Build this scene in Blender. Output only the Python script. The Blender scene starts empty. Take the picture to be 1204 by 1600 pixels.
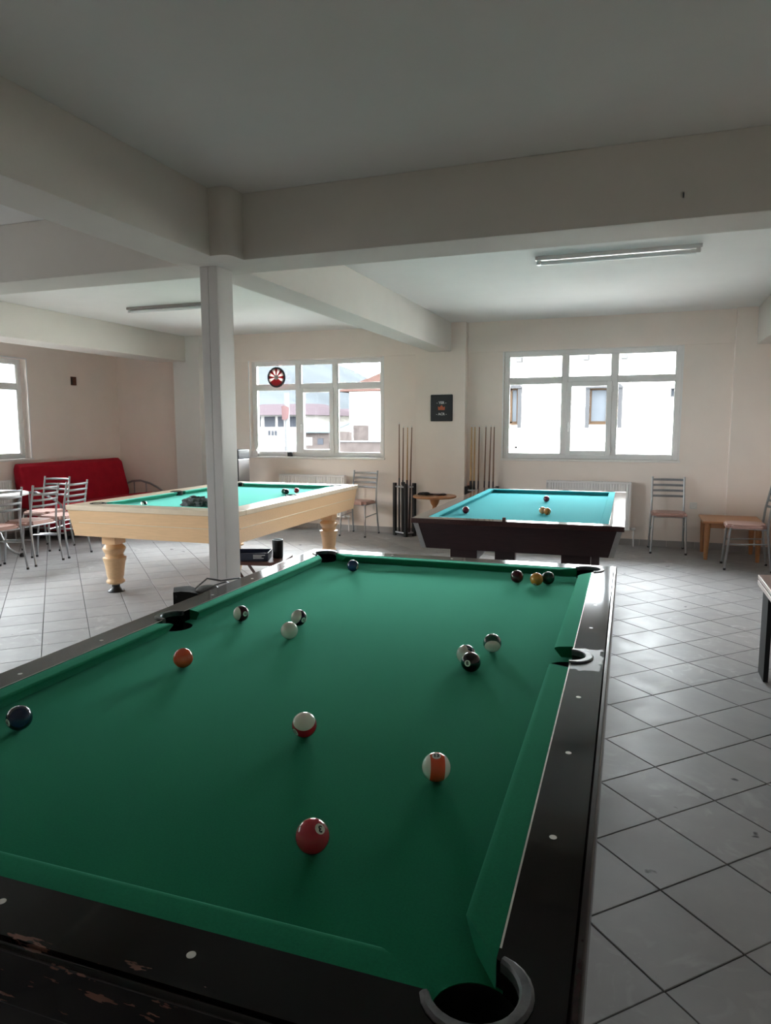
import bpy, bmesh, math, random
from mathutils import Vector, Matrix
from mathutils.noise import noise as pnoise

random.seed(7)
SC = bpy.context.scene
COL = SC.collection
PI = math.pi

# ------------------------------------------------------------------ camera
cd = bpy.data.cameras.new('camera')
cam = bpy.data.objects.new('camera', cd)
COL.objects.link(cam)
CF = Vector((-0.33804, 0.93305, -0.12309)); CR = Vector((0.94029, 0.34036, -0.00236)); CU = Vector((-0.03969, 0.11654, 0.99239))
CP = Vector((0.846, -2.0241, 1.5056))
cam.matrix_world = Matrix(((CR.x, CU.x, -CF.x, CP.x), (CR.y, CU.y, -CF.y, CP.y), (CR.z, CU.z, -CF.z, CP.z), (0, 0, 0, 1)))
cd.sensor_fit = 'VERTICAL'; cd.sensor_height = 24.0; cd.sensor_width = 18.06
cd.lens = 24.0 * 1095.13 / 1600.0
cd.clip_start = 0.02; cd.clip_end = 600
SC.camera = cam

# ------------------------------------------------------------------ sky and exposure
W = bpy.data.worlds.new('overcast_sky'); SC.world = W
W.use_nodes = True
_n = W.node_tree.nodes; _l = W.node_tree.links; _n.clear()
_o = _n.new('ShaderNodeOutputWorld'); _b = _n.new('ShaderNodeBackground')
_b.inputs['Color'].default_value = (0.90, 0.955, 1.0, 1); _b.inputs['Strength'].default_value = 9.0
_l.new(_b.outputs[0], _o.inputs[0])
vs = SC.view_settings
SC.display_settings.display_device = 'sRGB'
vs.view_transform = 'Standard'; vs.look = 'None'; vs.gamma = 1.0; vs.use_curve_mapping = False
vs.exposure = 2.75
cy = SC.cycles
cy.use_denoising = True
try: cy.denoiser = 'OPENIMAGEDENOISE'
except Exception: pass
cy.max_bounces = 14; cy.diffuse_bounces = 9; cy.glossy_bounces = 4; cy.transmission_bounces = 6; cy.transparent_max_bounces = 12
cy.caustics_reflective = False; cy.caustics_refractive = False
cy.sample_clamp_indirect = 12.0

def portal(loc, sx, sy, rot):                       # sky portals: tell the renderer where daylight enters, give no light of their own
    ld = bpy.data.lights.new('window_portal', 'AREA'); ld.shape = 'RECTANGLE'; ld.size = sx; ld.size_y = sy
    ld.cycles.is_portal = True
    o = bpy.data.objects.new('window_portal', ld); o.location = loc; o.rotation_euler = rot; COL.objects.link(o)

# ------------------------------------------------------------------ materials
def nd(nt, t, **kw):
    n = nt.nodes.new(t)
    for k, v in kw.items(): n.inputs[k].default_value = v
    return n
def mat(name, col, rough=0.5, metal=0.0, var=0.0, scale=20.0, bump=0.0, bscale=None, coat=0.0, sheen=0.0, stretch=None, col2=None, spec=0.5, rand=0.0, shr=0.5):
    m = bpy.data.materials.new(name); m.use_nodes = True
    nt = m.node_tree; b = nt.nodes['Principled BSDF']
    b.inputs['Roughness'].default_value = rough; b.inputs['Metallic'].default_value = metal
    b.inputs['Specular IOR Level'].default_value = spec
    if coat: b.inputs['Coat Weight'].default_value = coat; b.inputs['Coat Roughness'].default_value = 0.06
    if sheen: b.inputs['Sheen Tint'].default_value = (*[min(1, c * 1.2 / max(col) + .15) for c in col], 1); b.inputs['Sheen Weight'].default_value = sheen; b.inputs['Sheen Roughness'].default_value = shr
    tc = nt.nodes.new('ShaderNodeTexCoord'); mp = nt.nodes.new('ShaderNodeMapping')
    nt.links.new(tc.outputs['Object'], mp.inputs[0])
    if stretch: mp.inputs['Scale'].default_value = stretch
    nz = nd(nt, 'ShaderNodeTexNoise', Scale=scale, Detail=5.0, Roughness=0.6)
    nt.links.new(mp.outputs[0], nz.inputs['Vector'])
    rp = nt.nodes.new('ShaderNodeValToRGB'); rp.color_ramp.elements[0].position = 0.3; rp.color_ramp.elements[1].position = 0.7
    c2 = col2 or tuple(min(1, c * (1 + var)) for c in col)
    c1 = tuple(c * (1 - var) for c in col)
    rp.color_ramp.elements[0].color = (*c1, 1); rp.color_ramp.elements[1].color = (*c2, 1)
    nt.links.new(nz.outputs['Fac'], rp.inputs[0])
    out = rp.outputs[0]
    if rand:
        oi = nt.nodes.new('ShaderNodeObjectInfo'); hs = nt.nodes.new('ShaderNodeHueSaturation')
        mr = nd(nt, 'ShaderNodeMapRange'); mr.inputs['To Min'].default_value = 1 - rand; mr.inputs['To Max'].default_value = 1 + rand
        nt.links.new(oi.outputs['Random'], mr.inputs['Value']); nt.links.new(mr.outputs[0], hs.inputs['Value'])
        nt.links.new(out, hs.inputs['Color']); out = hs.outputs[0]
    nt.links.new(out, b.inputs['Base Color'])
    if bump:
        n2 = nd(nt, 'ShaderNodeTexNoise', Scale=bscale or scale * 4, Detail=4.0)
        nt.links.new(mp.outputs[0], n2.inputs['Vector'])
        bp = nd(nt, 'ShaderNodeBump', Strength=bump, Distance=0.004)
        nt.links.new(n2.outputs['Fac'], bp.inputs['Height']); nt.links.new(bp.outputs[0], b.inputs['Normal'])
    m['b'] = 1
    return m
def thin_plastic(m, f=0.5):
    nt = m.node_tree; b = nt.nodes['Principled BSDF']; o = nt.nodes['Material Output']
    t = nt.nodes.new('ShaderNodeBsdfTranslucent'); mx = nt.nodes.new('ShaderNodeMixShader'); mx.inputs[0].default_value = f
    nt.links.new(b.inputs['Base Color'].links[0].from_socket, t.inputs[0])
    nt.links.new(b.outputs[0], mx.inputs[1]); nt.links.new(t.outputs[0], mx.inputs[2]); nt.links.new(mx.outputs[0], o.inputs[0])
M = {}
M['wall'] = mat('wall_paint', (0.85, 0.755, 0.69), 0.85, var=0.02, scale=3, bump=0.06, bscale=160)
M['ceil'] = mat('ceiling_paint', (0.78, 0.768, 0.75), 0.9, var=0.015, scale=4, bump=0.05, bscale=120)
M['beam'] = mat('beam_paint', (0.66, 0.625, 0.58), 0.8, var=0.02, scale=3, bump=0.08, bscale=90)
M['pvc'] = mat('white_window_plastic', (0.80, 0.79, 0.78), 0.3, var=0.015, scale=8)
M['sill'] = mat('white_sill_stone', (0.78, 0.75, 0.72), 0.3, var=0.04, scale=14)
M['grout'] = mat('dark_grout', (0.05, 0.048, 0.047), 0.9, var=0.2, scale=60)
M['skirt'] = mat('grey_skirting_tile', (0.36, 0.34, 0.33), 0.35, var=0.06, scale=10)
M['post'] = mat('white_laminate_post', (0.66, 0.63, 0.61), 0.35, var=0.02, scale=6)
M['green'] = mat('green_baize', (0.010, 0.160, 0.074), 0.95, var=0.10, scale=260, bump=0.12, bscale=900, sheen=1.0, shr=0.3, spec=0.03)
M['green2'] = mat('light_green_baize', (0.050, 0.36, 0.24), 0.95, var=0.06, scale=200, sheen=0.3, spec=0.05)
M['turq'] = mat('turquoise_baize', (0.020, 0.27, 0.31), 0.95, var=0.05, scale=200, sheen=0.2, spec=0.05)
M['black'] = mat('black_plastic', (0.010, 0.010, 0.011), 0.4, var=0.1, scale=30)
M['leather'] = mat('black_leather_pocket', (0.006, 0.006, 0.006), 0.7, var=0.2, scale=50)
M['cast'] = mat('worn_grey_pocket_casting', (0.11, 0.11, 0.115), 0.38, metal=0.6, var=0.45, scale=28, bump=0.05)
M['sight'] = mat('pearl_sight', (0.72, 0.70, 0.66), 0.3, var=0.05, scale=90)
M['trimstrip'] = mat('pale_cushion_strip', (0.55, 0.53, 0.48), 0.4, var=0.1, scale=40)
M['cream'] = mat('cream_lacquered_wood', (0.80, 0.52, 0.29), 0.32, var=0.06, scale=6, stretch=(1, 12, 12), coat=0.3)
M['creamtop'] = mat('pale_rail_wood', (0.74, 0.60, 0.44), 0.3, var=0.05, scale=8, coat=0.3)
M['mahog'] = mat('mahogany_laminate', (0.030, 0.012, 0.014), 0.28, var=0.25, scale=10, stretch=(1, 10, 10), coat=0.25)
M['mahrail'] = mat('mahogany_rail', (0.065, 0.030, 0.028), 0.10, var=0.2, scale=10, stretch=(10, 1, 10), coat=0.5)
M['alu'] = mat('brushed_aluminium', (0.62, 0.62, 0.63), 0.32, metal=1.0, var=0.05, scale=60)
M['chrome'] = mat('grey_chromed_tube', (0.40, 0.41, 0.425), 0.30, metal=0.75, var=0.05, scale=40)
M['slat'] = mat('silver_painted_slat', (0.26, 0.265, 0.275), 0.35, metal=0.5, var=0.05, scale=40)
M['seat'] = mat('dusty_pink_vinyl', (0.46, 0.27, 0.23), 0.45, var=0.06, scale=18, bump=0.06)
M['red'] = mat('crimson_sofa_fabric', (0.42, 0.014, 0.030), 0.85, var=0.12, scale=7, bump=0.12, bscale=40, sheen=0.15, spec=0.1)
M['redk'] = mat('dark_sofa_base', (0.02, 0.010, 0.011), 0.8, var=0.1)
M['rad'] = mat('white_radiator_enamel', (0.78, 0.76, 0.75), 0.3, var=0.01, scale=5)
M['oak'] = mat('orange_beech_wood', (0.48, 0.21, 0.085), 0.4, var=0.12, scale=6, stretch=(1, 14, 14), coat=0.15)
M['brown'] = mat('red_brown_wood', (0.10, 0.032, 0.022), 0.4, var=0.2, scale=8, stretch=(1, 10, 10))
M['benchtop'] = mat('brown_laminate_top', (0.13, 0.055, 0.042), 0.35, var=0.15, scale=8)
M['edge'] = mat('pale_pink_edging', (0.60, 0.49, 0.46), 0.4, var=0.05)
M['tabwhite'] = mat('white_table_laminate', (0.74, 0.73, 0.74), 0.22, var=0.03, scale=8)
M['cueash'] = mat('pale_cue_maple', (0.56, 0.35, 0.17), 0.35, var=0.08, scale=10, stretch=(20, 20, 1))
M['cuedark'] = mat('dark_cue_butt', (0.045, 0.014, 0.014), 0.3, var=0.2, scale=10)
M['cuemid'] = mat('brown_cue_shaft', (0.20, 0.10, 0.055), 0.35, var=0.15, scale=10)
M['cueblack'] = mat('black_cue_wrap', (0.015, 0.013, 0.013), 0.5, var=0.2)
M['white'] = mat('white_gloss', (0.80, 0.78, 0.74), 0.12, var=0.02, scale=30)
M['grey'] = mat('grey_fleece', (0.10, 0.10, 0.105), 0.95, var=0.35, scale=60, bump=0.6, bscale=120)
M['navy'] = mat('navy_card', (0.012, 0.016, 0.04), 0.35, var=0.15, scale=20)
M['print'] = mat('white_print', (0.75, 0.75, 0.75), 0.5)
M['slate'] = mat('charcoal_board', (0.022, 0.023, 0.029), 0.5, var=0.12, scale=20)
M['orange'] = mat('orange_print', (0.50, 0.11, 0.045), 0.5)
M['brickhole'] = mat('bare_brick_hole', (0.10, 0.035, 0.022), 0.9, var=0.4, scale=60)
M['tube'] = mat('unlit_fluorescent_tube', (0.85, 0.86, 0.86), 0.15, var=0.01)
M['dred'] = mat('dart_red', (0.30, 0.02, 0.03), 0.5, var=0.1)
M['dwhite'] = mat('dart_cream', (0.75, 0.66, 0.63), 0.5, var=0.05)
for k in ('dred', 'dwhite'): thin_plastic(M[k])
M['dgrey'] = mat('dart_grey', (0.33, 0.29, 0.28), 0.5, var=0.05)
M['chalk'] = mat('brown_chalk', (0.09, 0.035, 0.03), 0.8, var=0.2)
# outside
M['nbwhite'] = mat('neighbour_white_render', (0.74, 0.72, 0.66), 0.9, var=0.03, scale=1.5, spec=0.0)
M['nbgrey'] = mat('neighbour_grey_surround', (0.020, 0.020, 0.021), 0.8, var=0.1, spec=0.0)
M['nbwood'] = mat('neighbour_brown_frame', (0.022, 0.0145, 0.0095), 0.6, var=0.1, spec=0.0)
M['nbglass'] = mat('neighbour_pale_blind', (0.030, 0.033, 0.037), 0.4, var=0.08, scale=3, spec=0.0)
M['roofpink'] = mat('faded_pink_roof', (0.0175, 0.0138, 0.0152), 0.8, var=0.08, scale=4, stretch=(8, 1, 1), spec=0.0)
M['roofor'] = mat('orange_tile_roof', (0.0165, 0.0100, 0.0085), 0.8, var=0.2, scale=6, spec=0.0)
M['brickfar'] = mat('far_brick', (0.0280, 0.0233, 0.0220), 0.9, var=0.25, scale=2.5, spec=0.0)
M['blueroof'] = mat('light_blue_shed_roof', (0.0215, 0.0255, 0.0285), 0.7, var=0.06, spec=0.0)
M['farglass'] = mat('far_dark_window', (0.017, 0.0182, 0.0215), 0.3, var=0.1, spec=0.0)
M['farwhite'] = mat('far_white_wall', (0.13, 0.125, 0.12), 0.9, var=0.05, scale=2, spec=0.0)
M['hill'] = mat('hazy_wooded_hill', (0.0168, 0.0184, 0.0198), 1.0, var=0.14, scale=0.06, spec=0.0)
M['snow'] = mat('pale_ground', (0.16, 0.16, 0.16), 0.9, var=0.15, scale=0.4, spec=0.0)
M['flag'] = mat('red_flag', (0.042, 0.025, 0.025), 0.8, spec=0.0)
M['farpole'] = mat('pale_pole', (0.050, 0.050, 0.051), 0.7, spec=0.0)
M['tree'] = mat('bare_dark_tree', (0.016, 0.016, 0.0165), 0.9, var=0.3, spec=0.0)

def mat_glass():
    m = bpy.data.materials.new('window_glass'); m.use_nodes = True; nt = m.node_tree; nt.nodes.clear()
    o = nt.nodes.new('ShaderNodeOutputMaterial'); mix = nt.nodes.new('ShaderNodeMixShader')
    t = nt.nodes.new('ShaderNodeBsdfTransparent'); t.inputs[0].default_value = (0.96, 0.97, 0.965, 1)
    g = nt.nodes.new('ShaderNodeBsdfGlossy'); g.inputs['Roughness'].default_value = 0.02
    fr = nt.nodes.new('ShaderNodeFresnel'); fr.inputs['IOR'].default_value = 1.35
    nt.links.new(fr.outputs[0], mix.inputs[0]); nt.links.new(t.outputs[0], mix.inputs[1]); nt.links.new(g.outputs[0], mix.inputs[2])
    nt.links.new(mix.outputs[0], o.inputs[0]); return m
M['glass'] = mat_glass()

def mat_tile():
    m = mat('grey_floor_tile', (0.32, 0.311, 0.309), 0.4, var=0.05, spec=0.16, scale=5, bump=0.04, bscale=30, rand=0.06)
    nt = m.node_tree; b = nt.nodes['Principled BSDF']
    geo = nt.nodes.new('ShaderNodeNewGeometry')
    n1 = nd(nt, 'ShaderNodeTexNoise', Scale=3.2, Detail=8.0, Roughness=0.65, Distortion=1.6)
    nt.links.new(geo.outputs['Position'], n1.inputs['Vector'])
    mr = nd(nt, 'ShaderNodeMapRange'); mr.inputs['From Min'].default_value = 0.35; mr.inputs['From Max'].default_value = 0.7
    mr.inputs['To Min'].default_value = 0.42; mr.inputs['To Max'].default_value = 0.56
    nt.links.new(n1.outputs['Fac'], mr.inputs['Value']); nt.links.new(mr.outputs[0], b.inputs['Roughness'])
    # chalky foot smears
    n2 = nd(nt, 'ShaderNodeTexNoise', Scale=5.0, Detail=5.0, Roughness=0.5, Distortion=2.4)
    nt.links.new(geo.outputs['Position'], n2.inputs['Vector'])
    r2 = nt.nodes.new('ShaderNodeValToRGB'); r2.color_ramp.elements[0].position = 0.55; r2.color_ramp.elements[1].position = 0.80
    nt.links.new(n2.outputs['Fac'], r2.inputs[0])
    mx = nt.nodes.new('ShaderNodeMix'); mx.data_type = 'RGBA'
    src = b.inputs['Base Color'].links[0].from_socket
    ml = nd(nt, 'ShaderNodeMath'); ml.operation = 'MULTIPLY'; ml.inputs[1].default_value = 0.32
    nt.links.new(r2.outputs[0], ml.inputs[0]); nt.links.new(ml.outputs[0], mx.inputs[0])
    nt.links.new(src, mx.inputs[6]); mx.inputs[7].default_value = (0.62, 0.61, 0.62, 1)
    # scattered dark scuff marks, smears gathered in patches
    n3 = nd(nt, 'ShaderNodeTexNoise', Scale=0.9, Detail=1.0); nt.links.new(geo.outputs['Position'], n3.inputs['Vector'])
    r3 = nd(nt, 'ShaderNodeMapRange'); r3.inputs['From Min'].default_value = 0.42; r3.inputs['From Max'].default_value = 0.62; r3.inputs['To Max'].default_value = 0.55
    nt.links.new(n3.outputs['Fac'], r3.inputs['Value']); nt.links.new(r3.outputs[0], ml.inputs[1])
    n4 = nd(nt, 'ShaderNodeTexNoise', Scale=9.0, Detail=3.0, Roughness=0.4); nt.links.new(geo.outputs['Position'], n4.inputs['Vector'])
    r4 = nt.nodes.new('ShaderNodeValToRGB'); r4.color_ramp.elements[0].position = 0.735; r4.color_ramp.elements[1].position = 0.765
    nt.links.new(n4.outputs['Fac'], r4.inputs[0])
    m4 = nt.nodes.new('ShaderNodeMix'); m4.data_type = 'RGBA'; nt.links.new(r4.outputs[0], m4.inputs[0])
    nt.links.new(mx.outputs[2], m4.inputs[6]); m4.inputs[7].default_value = (0.05, 0.048, 0.05, 1)
    nt.links.new(m4.outputs[2], b.inputs['Base Color'])
    return m
M['tile'] = mat_tile()

def mat_rail():
    """dark polished rail: chipped brown wear on the near end, dull scraped patch round the right side pocket"""
    m = mat('worn_black_rail', (0.0065, 0.0048, 0.0048), 0.16, var=0.3, scale=9, spec=0.3)
    nt = m.node_tree; b = nt.nodes['Principled BSDF']
    tc = nt.nodes.new('ShaderNodeTexCoord'); sx = nt.nodes.new('ShaderNodeSeparateXYZ'); nt.links.new(tc.outputs['Object'], sx.inputs[0])
    def math_(op, a, bb):
        n = nt.nodes.new('ShaderNodeMath'); n.operation = op
        for i, v in enumerate((a, bb)):
            if isinstance(v, (int, float)): n.inputs[i].default_value = v
            else: nt.links.new(v, n.inputs[i])
        return n.outputs[0]
    mp = nt.nodes.new('ShaderNodeMapping'); mp.inputs['Scale'].default_value = (14, 60, 60); nt.links.new(tc.outputs['Object'], mp.inputs[0])
    nz = nd(nt, 'ShaderNodeTexNoise', Scale=1.0, Detail=4.0, Roughness=0.6); nt.links.new(mp.outputs[0], nz.inputs['Vector'])
    band = math_('MULTIPLY', math_('LESS_THAN', sx.outputs['Y'], -1.372), math_('LESS_THAN', sx.outputs['X'], 0.36))
    chip = math_('MULTIPLY', band, math_('GREATER_THAN', nz.outputs['Fac'], 0.577))
    nz2 = nd(nt, 'ShaderNodeTexNoise', Scale=45.0, Detail=3.0); nt.links.new(tc.outputs['Object'], nz2.inputs['Vector'])
    wob = math_('MULTIPLY', math_('SUBTRACT', nz2.outputs['Fac'], 0.5), 0.05)
    dy = math_('ABSOLUTE', math_('ADD', sx.outputs['Y'], math_('ADD', wob, 0.012)), 0)
    patch = math_('MULTIPLY', math_('LESS_THAN', dy, 0.098), math_('LESS_THAN', math_('ADD', sx.outputs['X'], wob), 0.765))
    patch = math_('MULTIPLY', patch, math_('GREATER_THAN', sx.outputs['X'], 0.3))
    src = b.inputs['Base Color'].links[0].from_socket
    m1 = nt.nodes.new('ShaderNodeMix'); m1.data_type = 'RGBA'; nt.links.new(chip, m1.inputs[0]); nt.links.new(src, m1.inputs[6]); m1.inputs[7].default_value = (0.16, 0.08, 0.062, 1)
    m2 = nt.nodes.new('ShaderNodeMix'); m2.data_type = 'RGBA'; nt.links.new(patch, m2.inputs[0]); nt.links.new(m1.outputs[2], m2.inputs[6]); m2.inputs[7].default_value = (0.022, 0.021, 0.021, 1)
    nt.links.new(m2.outputs[2], b.inputs['Base Color'])
    ro = math_('ADD', 0.07, math_('MULTIPLY', math_('MAXIMUM', patch, chip), 0.16)); nt.links.new(ro, b.inputs['Roughness'])
    return m
M['rail'] = mat_rail()
M['apron'] = mat('black_apron', (0.006, 0.0045, 0.005), 0.3, var=0.3, scale=9, spec=0.3)
M['moulding'] = mat('red_black_moulding', (0.022, 0.009, 0.010), 0.2, var=0.3, scale=12, spec=0.3)

# ------------------------------------------------------------------ mesh builder
def weighted_normals(me, ang):
    """large faces stay flat next to their small bevels"""
    ca = math.cos(ang); P = [(p.normal.copy(), p.area) for p in me.polygons]; at = [[] for _ in me.vertices]
    for p in me.polygons:
        for v in p.vertices: at[v].append(p.index)
    out = []
    for p in me.polygons:
        n0 = P[p.index][0]
        for v in p.vertices:
            acc = Vector((0, 0, 0))
            for q in at[v]:
                if P[q][0].dot(n0) >= ca: acc += P[q][0] * P[q][1]
            out.append(acc.normalized() if acc.length > 1e-12 else n0)
    me.normals_split_custom_set(out)
class MB:
    def __init__(self): self.bm = bmesh.new(); self.mi = 0; self.wn = False
    def _fin(self, faces):
        for f in faces: f.material_index = self.mi
    def box(self, x0, x1, y0, y1, z0, z1, bev=0.0, seg=2):
        b = bmesh.new()
        bmesh.ops.create_cube(b, size=1.0, matrix=Matrix.Translation(((x0 + x1) / 2, (y0 + y1) / 2, (z0 + z1) / 2)) @ Matrix.Diagonal((x1 - x0, y1 - y0, z1 - z0, 1)))
        if bev: bmesh.ops.bevel(b, geom=b.edges[:], offset=bev, segments=seg, profile=0.5, affect='EDGES'); self.wn = True
        self.merge(b); return self
    def merge(self, b, mtx=None):
        if mtx is not None: b.transform(mtx)
        vm = {}
        for v in b.verts: vm[v] = self.bm.verts.new(v.co)
        for f in b.faces:
            try:
                nf = self.bm.faces.new([vm[v] for v in f.verts]); nf.material_index = self.mi
            except ValueError: pass
        b.free()
    def prism(self, poly, z0, z1, bev=0.0):
        b = bmesh.new()
        n = len(poly)
        lo = [b.verts.new((x, y, z0)) for x, y in poly]; hi = [b.verts.new((x, y, z1)) for x, y in poly]
        b.faces.new(hi); b.faces.new(lo[::-1])
        for i in range(n): b.faces.new((lo[i], lo[(i + 1) % n], hi[(i + 1) % n], hi[i]))
        bmesh.ops.recalc_face_normals(b, faces=b.faces[:])
        self.merge(b); return self
    def lathe(self, prof, seg=24, c=(0, 0, 0), axis='Z', cap=True):
        b = bmesh.new(); rings = []
        for r, z in prof:
            ring = []
            for i in range(seg):
                a = 2 * PI * i / seg; p = (r * math.cos(a), r * math.sin(a), z)
                if axis == 'Y': p = (p[0], p[2], p[1])
                if axis == 'X': p = (p[2], p[0], p[1])
                ring.append(b.verts.new((c[0] + p[0], c[1] + p[1], c[2] + p[2])))
            rings.append(ring)
        for k in range(len(rings) - 1):
            for i in range(seg): b.faces.new((rings[k][i], rings[k][(i + 1) % seg], rings[k + 1][(i + 1) % seg], rings[k + 1][i]))
        if cap: b.faces.new(rings[0][::-1]); b.faces.new(rings[-1])
        bmesh.ops.recalc_face_normals(b, faces=b.faces[:])
        self.merge(b); return self
    def tube(self, pts, r, seg=10, cap=True, flat=None):
        """sweep a circle (or a flattened section) along pts"""
        b = bmesh.new(); pts = [Vector(p) for p in pts]; rings = []; n = len(pts)
        rr = r if isinstance(r, (list, tuple)) else [r] * n
        t0 = (pts[1] - pts[0]).normalized(); up = Vector((0, 0, 1)) if abs(t0.z) < 0.9 else Vector((0, 1, 0))
        side = t0.cross(up).normalized()
        for k in range(n):
            t = (pts[min(k + 1, n - 1)] - pts[max(k - 1, 0)]).normalized()
            side = (side - t * side.dot(t)).normalized(); nn = t.cross(side)
            fs, fn = flat or (1, 1)
            rings.append([b.verts.new(pts[k] + side * (math.cos(2 * PI * i / seg) * rr[k] * fs) + nn * (math.sin(2 * PI * i / seg) * rr[k] * fn)) for i in range(seg)])
        for k in range(n - 1):
            for i in range(seg): b.faces.new((rings[k][i], rings[k][(i + 1) % seg], rings[k + 1][(i + 1) % seg], rings[k + 1][i]))
        if cap: b.faces.new(rings[0][::-1]); b.faces.new(rings[-1])
        bmesh.ops.recalc_face_normals(b, faces=b.faces[:])
        self.merge(b); return self
    def loft(self, sections, closed=True, cap=True):
        b = bmesh.new(); rs = [[b.verts.new(p) for p in s] for s in sections]; n = len(rs[0])
        for k in range(len(rs) - 1):
            for i in range(n if closed else n - 1): b.faces.new((rs[k][i], rs[k][(i + 1) % n], rs[k + 1][(i + 1) % n], rs[k + 1][i]))
        if cap and closed: b.faces.new(rs[0][::-1]); b.faces.new(rs[-1])
        bmesh.ops.recalc_face_normals(b, faces=b.faces[:])
        self.merge(b); return self
    def sphere(self, c, r, u=32, v=18, sc=(1, 1, 1)):
        b = bmesh.new(); bmesh.ops.create_uvsphere(b, u_segments=u, v_segments=v, radius=r)
        self.merge(b, Matrix.Translation(c) @ Matrix.Diagonal((*sc, 1))); return self
    def disc(self, c, r, h=0.001, seg=20, sx=1, sy=1):
        return self.prism([(c[0] + r * sx * math.cos(2 * PI * i / seg), c[1] + r * sy * math.sin(2 * PI * i / seg)) for i in range(seg)], c[2], c[2] + h)
    def mesh(self, name, mats, ang=0.6):
        me = bpy.data.meshes.new(name); self.bm.to_mesh(me); self.bm.free()
        for m in (mats if isinstance(mats, (list, tuple)) else [mats]): me.materials.append(m)
        me.shade_smooth(); me.set_sharp_from_angle(angle=ang)
        if self.wn: weighted_normals(me, ang)
        return me
    def obj(self, name, mats, parent=None, loc=(0, 0, 0), rot=(0, 0, 0), ang=0.6):
        return link(name, self.mesh(name, mats, ang), parent, loc, rot)
def link(name, me, parent=None, loc=(0, 0, 0), rot=(0, 0, 0)):
    o = bpy.data.objects.new(name, me); o.location = loc; o.rotation_euler = rot
    COL.objects.link(o)
    if parent is not None: o.parent = parent
    return o
def tag(o, label, cat, group=None):
    o['label'] = label; o['category'] = cat
    if group: o['group'] = group
    return o
def thing(name, label, cat, loc=(0, 0, 0), rz=0.0, group=None):
    o = link(name, None, None, loc, (0, 0, rz)); return tag(o, label, cat, group)
def struct(o): o['kind'] = 'structure'; return o
def dup(root, loc, rz, label):
    r = root.copy(); COL.objects.link(r); r.location = loc; r.rotation_euler = (0, 0, rz); r['label'] = label
    for ch in root.children:
        c = ch.copy(); COL.objects.link(c); c.parent = r
        for g in ch.children:
            d = g.copy(); COL.objects.link(d); d.parent = c
    return r
def arc(cx, cy_, r, a0, a1, n):
    return [(cx + r * math.cos(a0 + (a1 - a0) * i / n), cy_ + r * math.sin(a0 + (a1 - a0) * i / n)) for i in range(n + 1)]
def text_mesh(body, size, name, extr=0.0, bold=0.0):
    cu = bpy.data.curves.new(name, 'FONT'); cu.body = body; cu.size = size; cu.align_x = 'CENTER'; cu.align_y = 'CENTER'; cu.extrude = extr; cu.offset = bold; cu.resolution_u = 3
    o = bpy.data.objects.new(name, cu); COL.objects.link(o)
    bpy.context.view_layer.update()
    me = bpy.data.meshes.new_from_object(o.evaluated_get(bpy.context.evaluated_depsgraph_get()))
    bpy.data.objects.remove(o); bpy.data.curves.remove(cu); me.name = name
    return me

# ================================================================== ROOM
YB, XL, XR, YF, ZC, ZB = 7.2, -7.05, 2.30, -4.6, 2.83, 2.46
def wall_boxes(mb, axis, p0, p1, a0, a1, z0, z1, holes):
    """wall slab p0..p1 thick, along a0..a1, with rectangular holes (h0,h1,zb,zt)"""
    def bx(u0, u1, q0, q1):
        if u1 - u0 < 1e-6 or q1 - q0 < 1e-6: return
        if axis == 'X': mb.box(u0, u1, p0, p1, q0, q1)
        else: mb.box(p0, p1, u0, u1, q0, q1)
    cur = a0
    for h0, h1, zb, zt in sorted(holes):
        bx(cur, h0, z0, z1); bx(h0, h1, z0, zb); bx(h0, h1, zt, z1); cur = h1
    bx(cur, a1, z0, z1)
WR = (-0.853, 1.275, 1.07, 2.44); WL = (-4.63, -2.53, 1.05, 2.44)
WW = (2.70, 5.43, 1.065, 2.40); WW2 = (-1.2, 1.4, 1.065, 2.40)
T = 0.26
mb = MB(); wall_boxes(mb, 'X', YB, YB + T, XL - T, XR + T, 0, ZC, [WR, WL]); struct(mb.obj('wall_back', M['wall']))
mb = MB(); wall_boxes(mb, 'Y', XL - T, XL, YF - T, YB, 0, ZC, [WW, WW2]); struct(mb.obj('wall_left', M['wall']))
mb = MB(); wall_boxes(mb, 'Y', XR, XR + T, YF - T, YB, 0, ZC, []); struct(mb.obj('wall_right', M['wall']))
mb = MB(); wall_boxes(mb, 'X', YF - T, YF, XL, XR, 0, ZC, []); struct(mb.obj('wall_front', M['wall']))
mb = MB(); mb.box(XL - T, XR + T, YF - T, YB + T, ZC, ZC + 0.2); struct(mb.obj('ceiling', M['ceil']))

# lintel bands over the two back windows (thicker wall strip between the columns)
def sbox(name, m, *a, bev=0.0):
    mb = MB(); mb.box(*a, bev=bev); return struct(mb.obj(name, m))
sbox('trim_1', M['wall'], -1.33, 1.84, YB - 0.025, YB, 2.445, ZC)
sbox('trim_2', M['wall'], -5.40, -2.02, YB - 0.025, YB, 2.445, ZC)
# columns against the back wall and the free corner stub
sbox('column', M['wall'], -2.02, -1.335, YB - 0.13, YB, 0, ZC, bev=0.004)
sbox('column', M['wall'], 1.828, XR, YB - 0.12, YB, 0, ZC, bev=0.004)
sbox('column', M['ceil'], -5.86, -5.40, YB - 0.15, YB, 0, ZC, bev=0.004)  # whiter coat than the walls stands in for stronger light on this column
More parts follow.
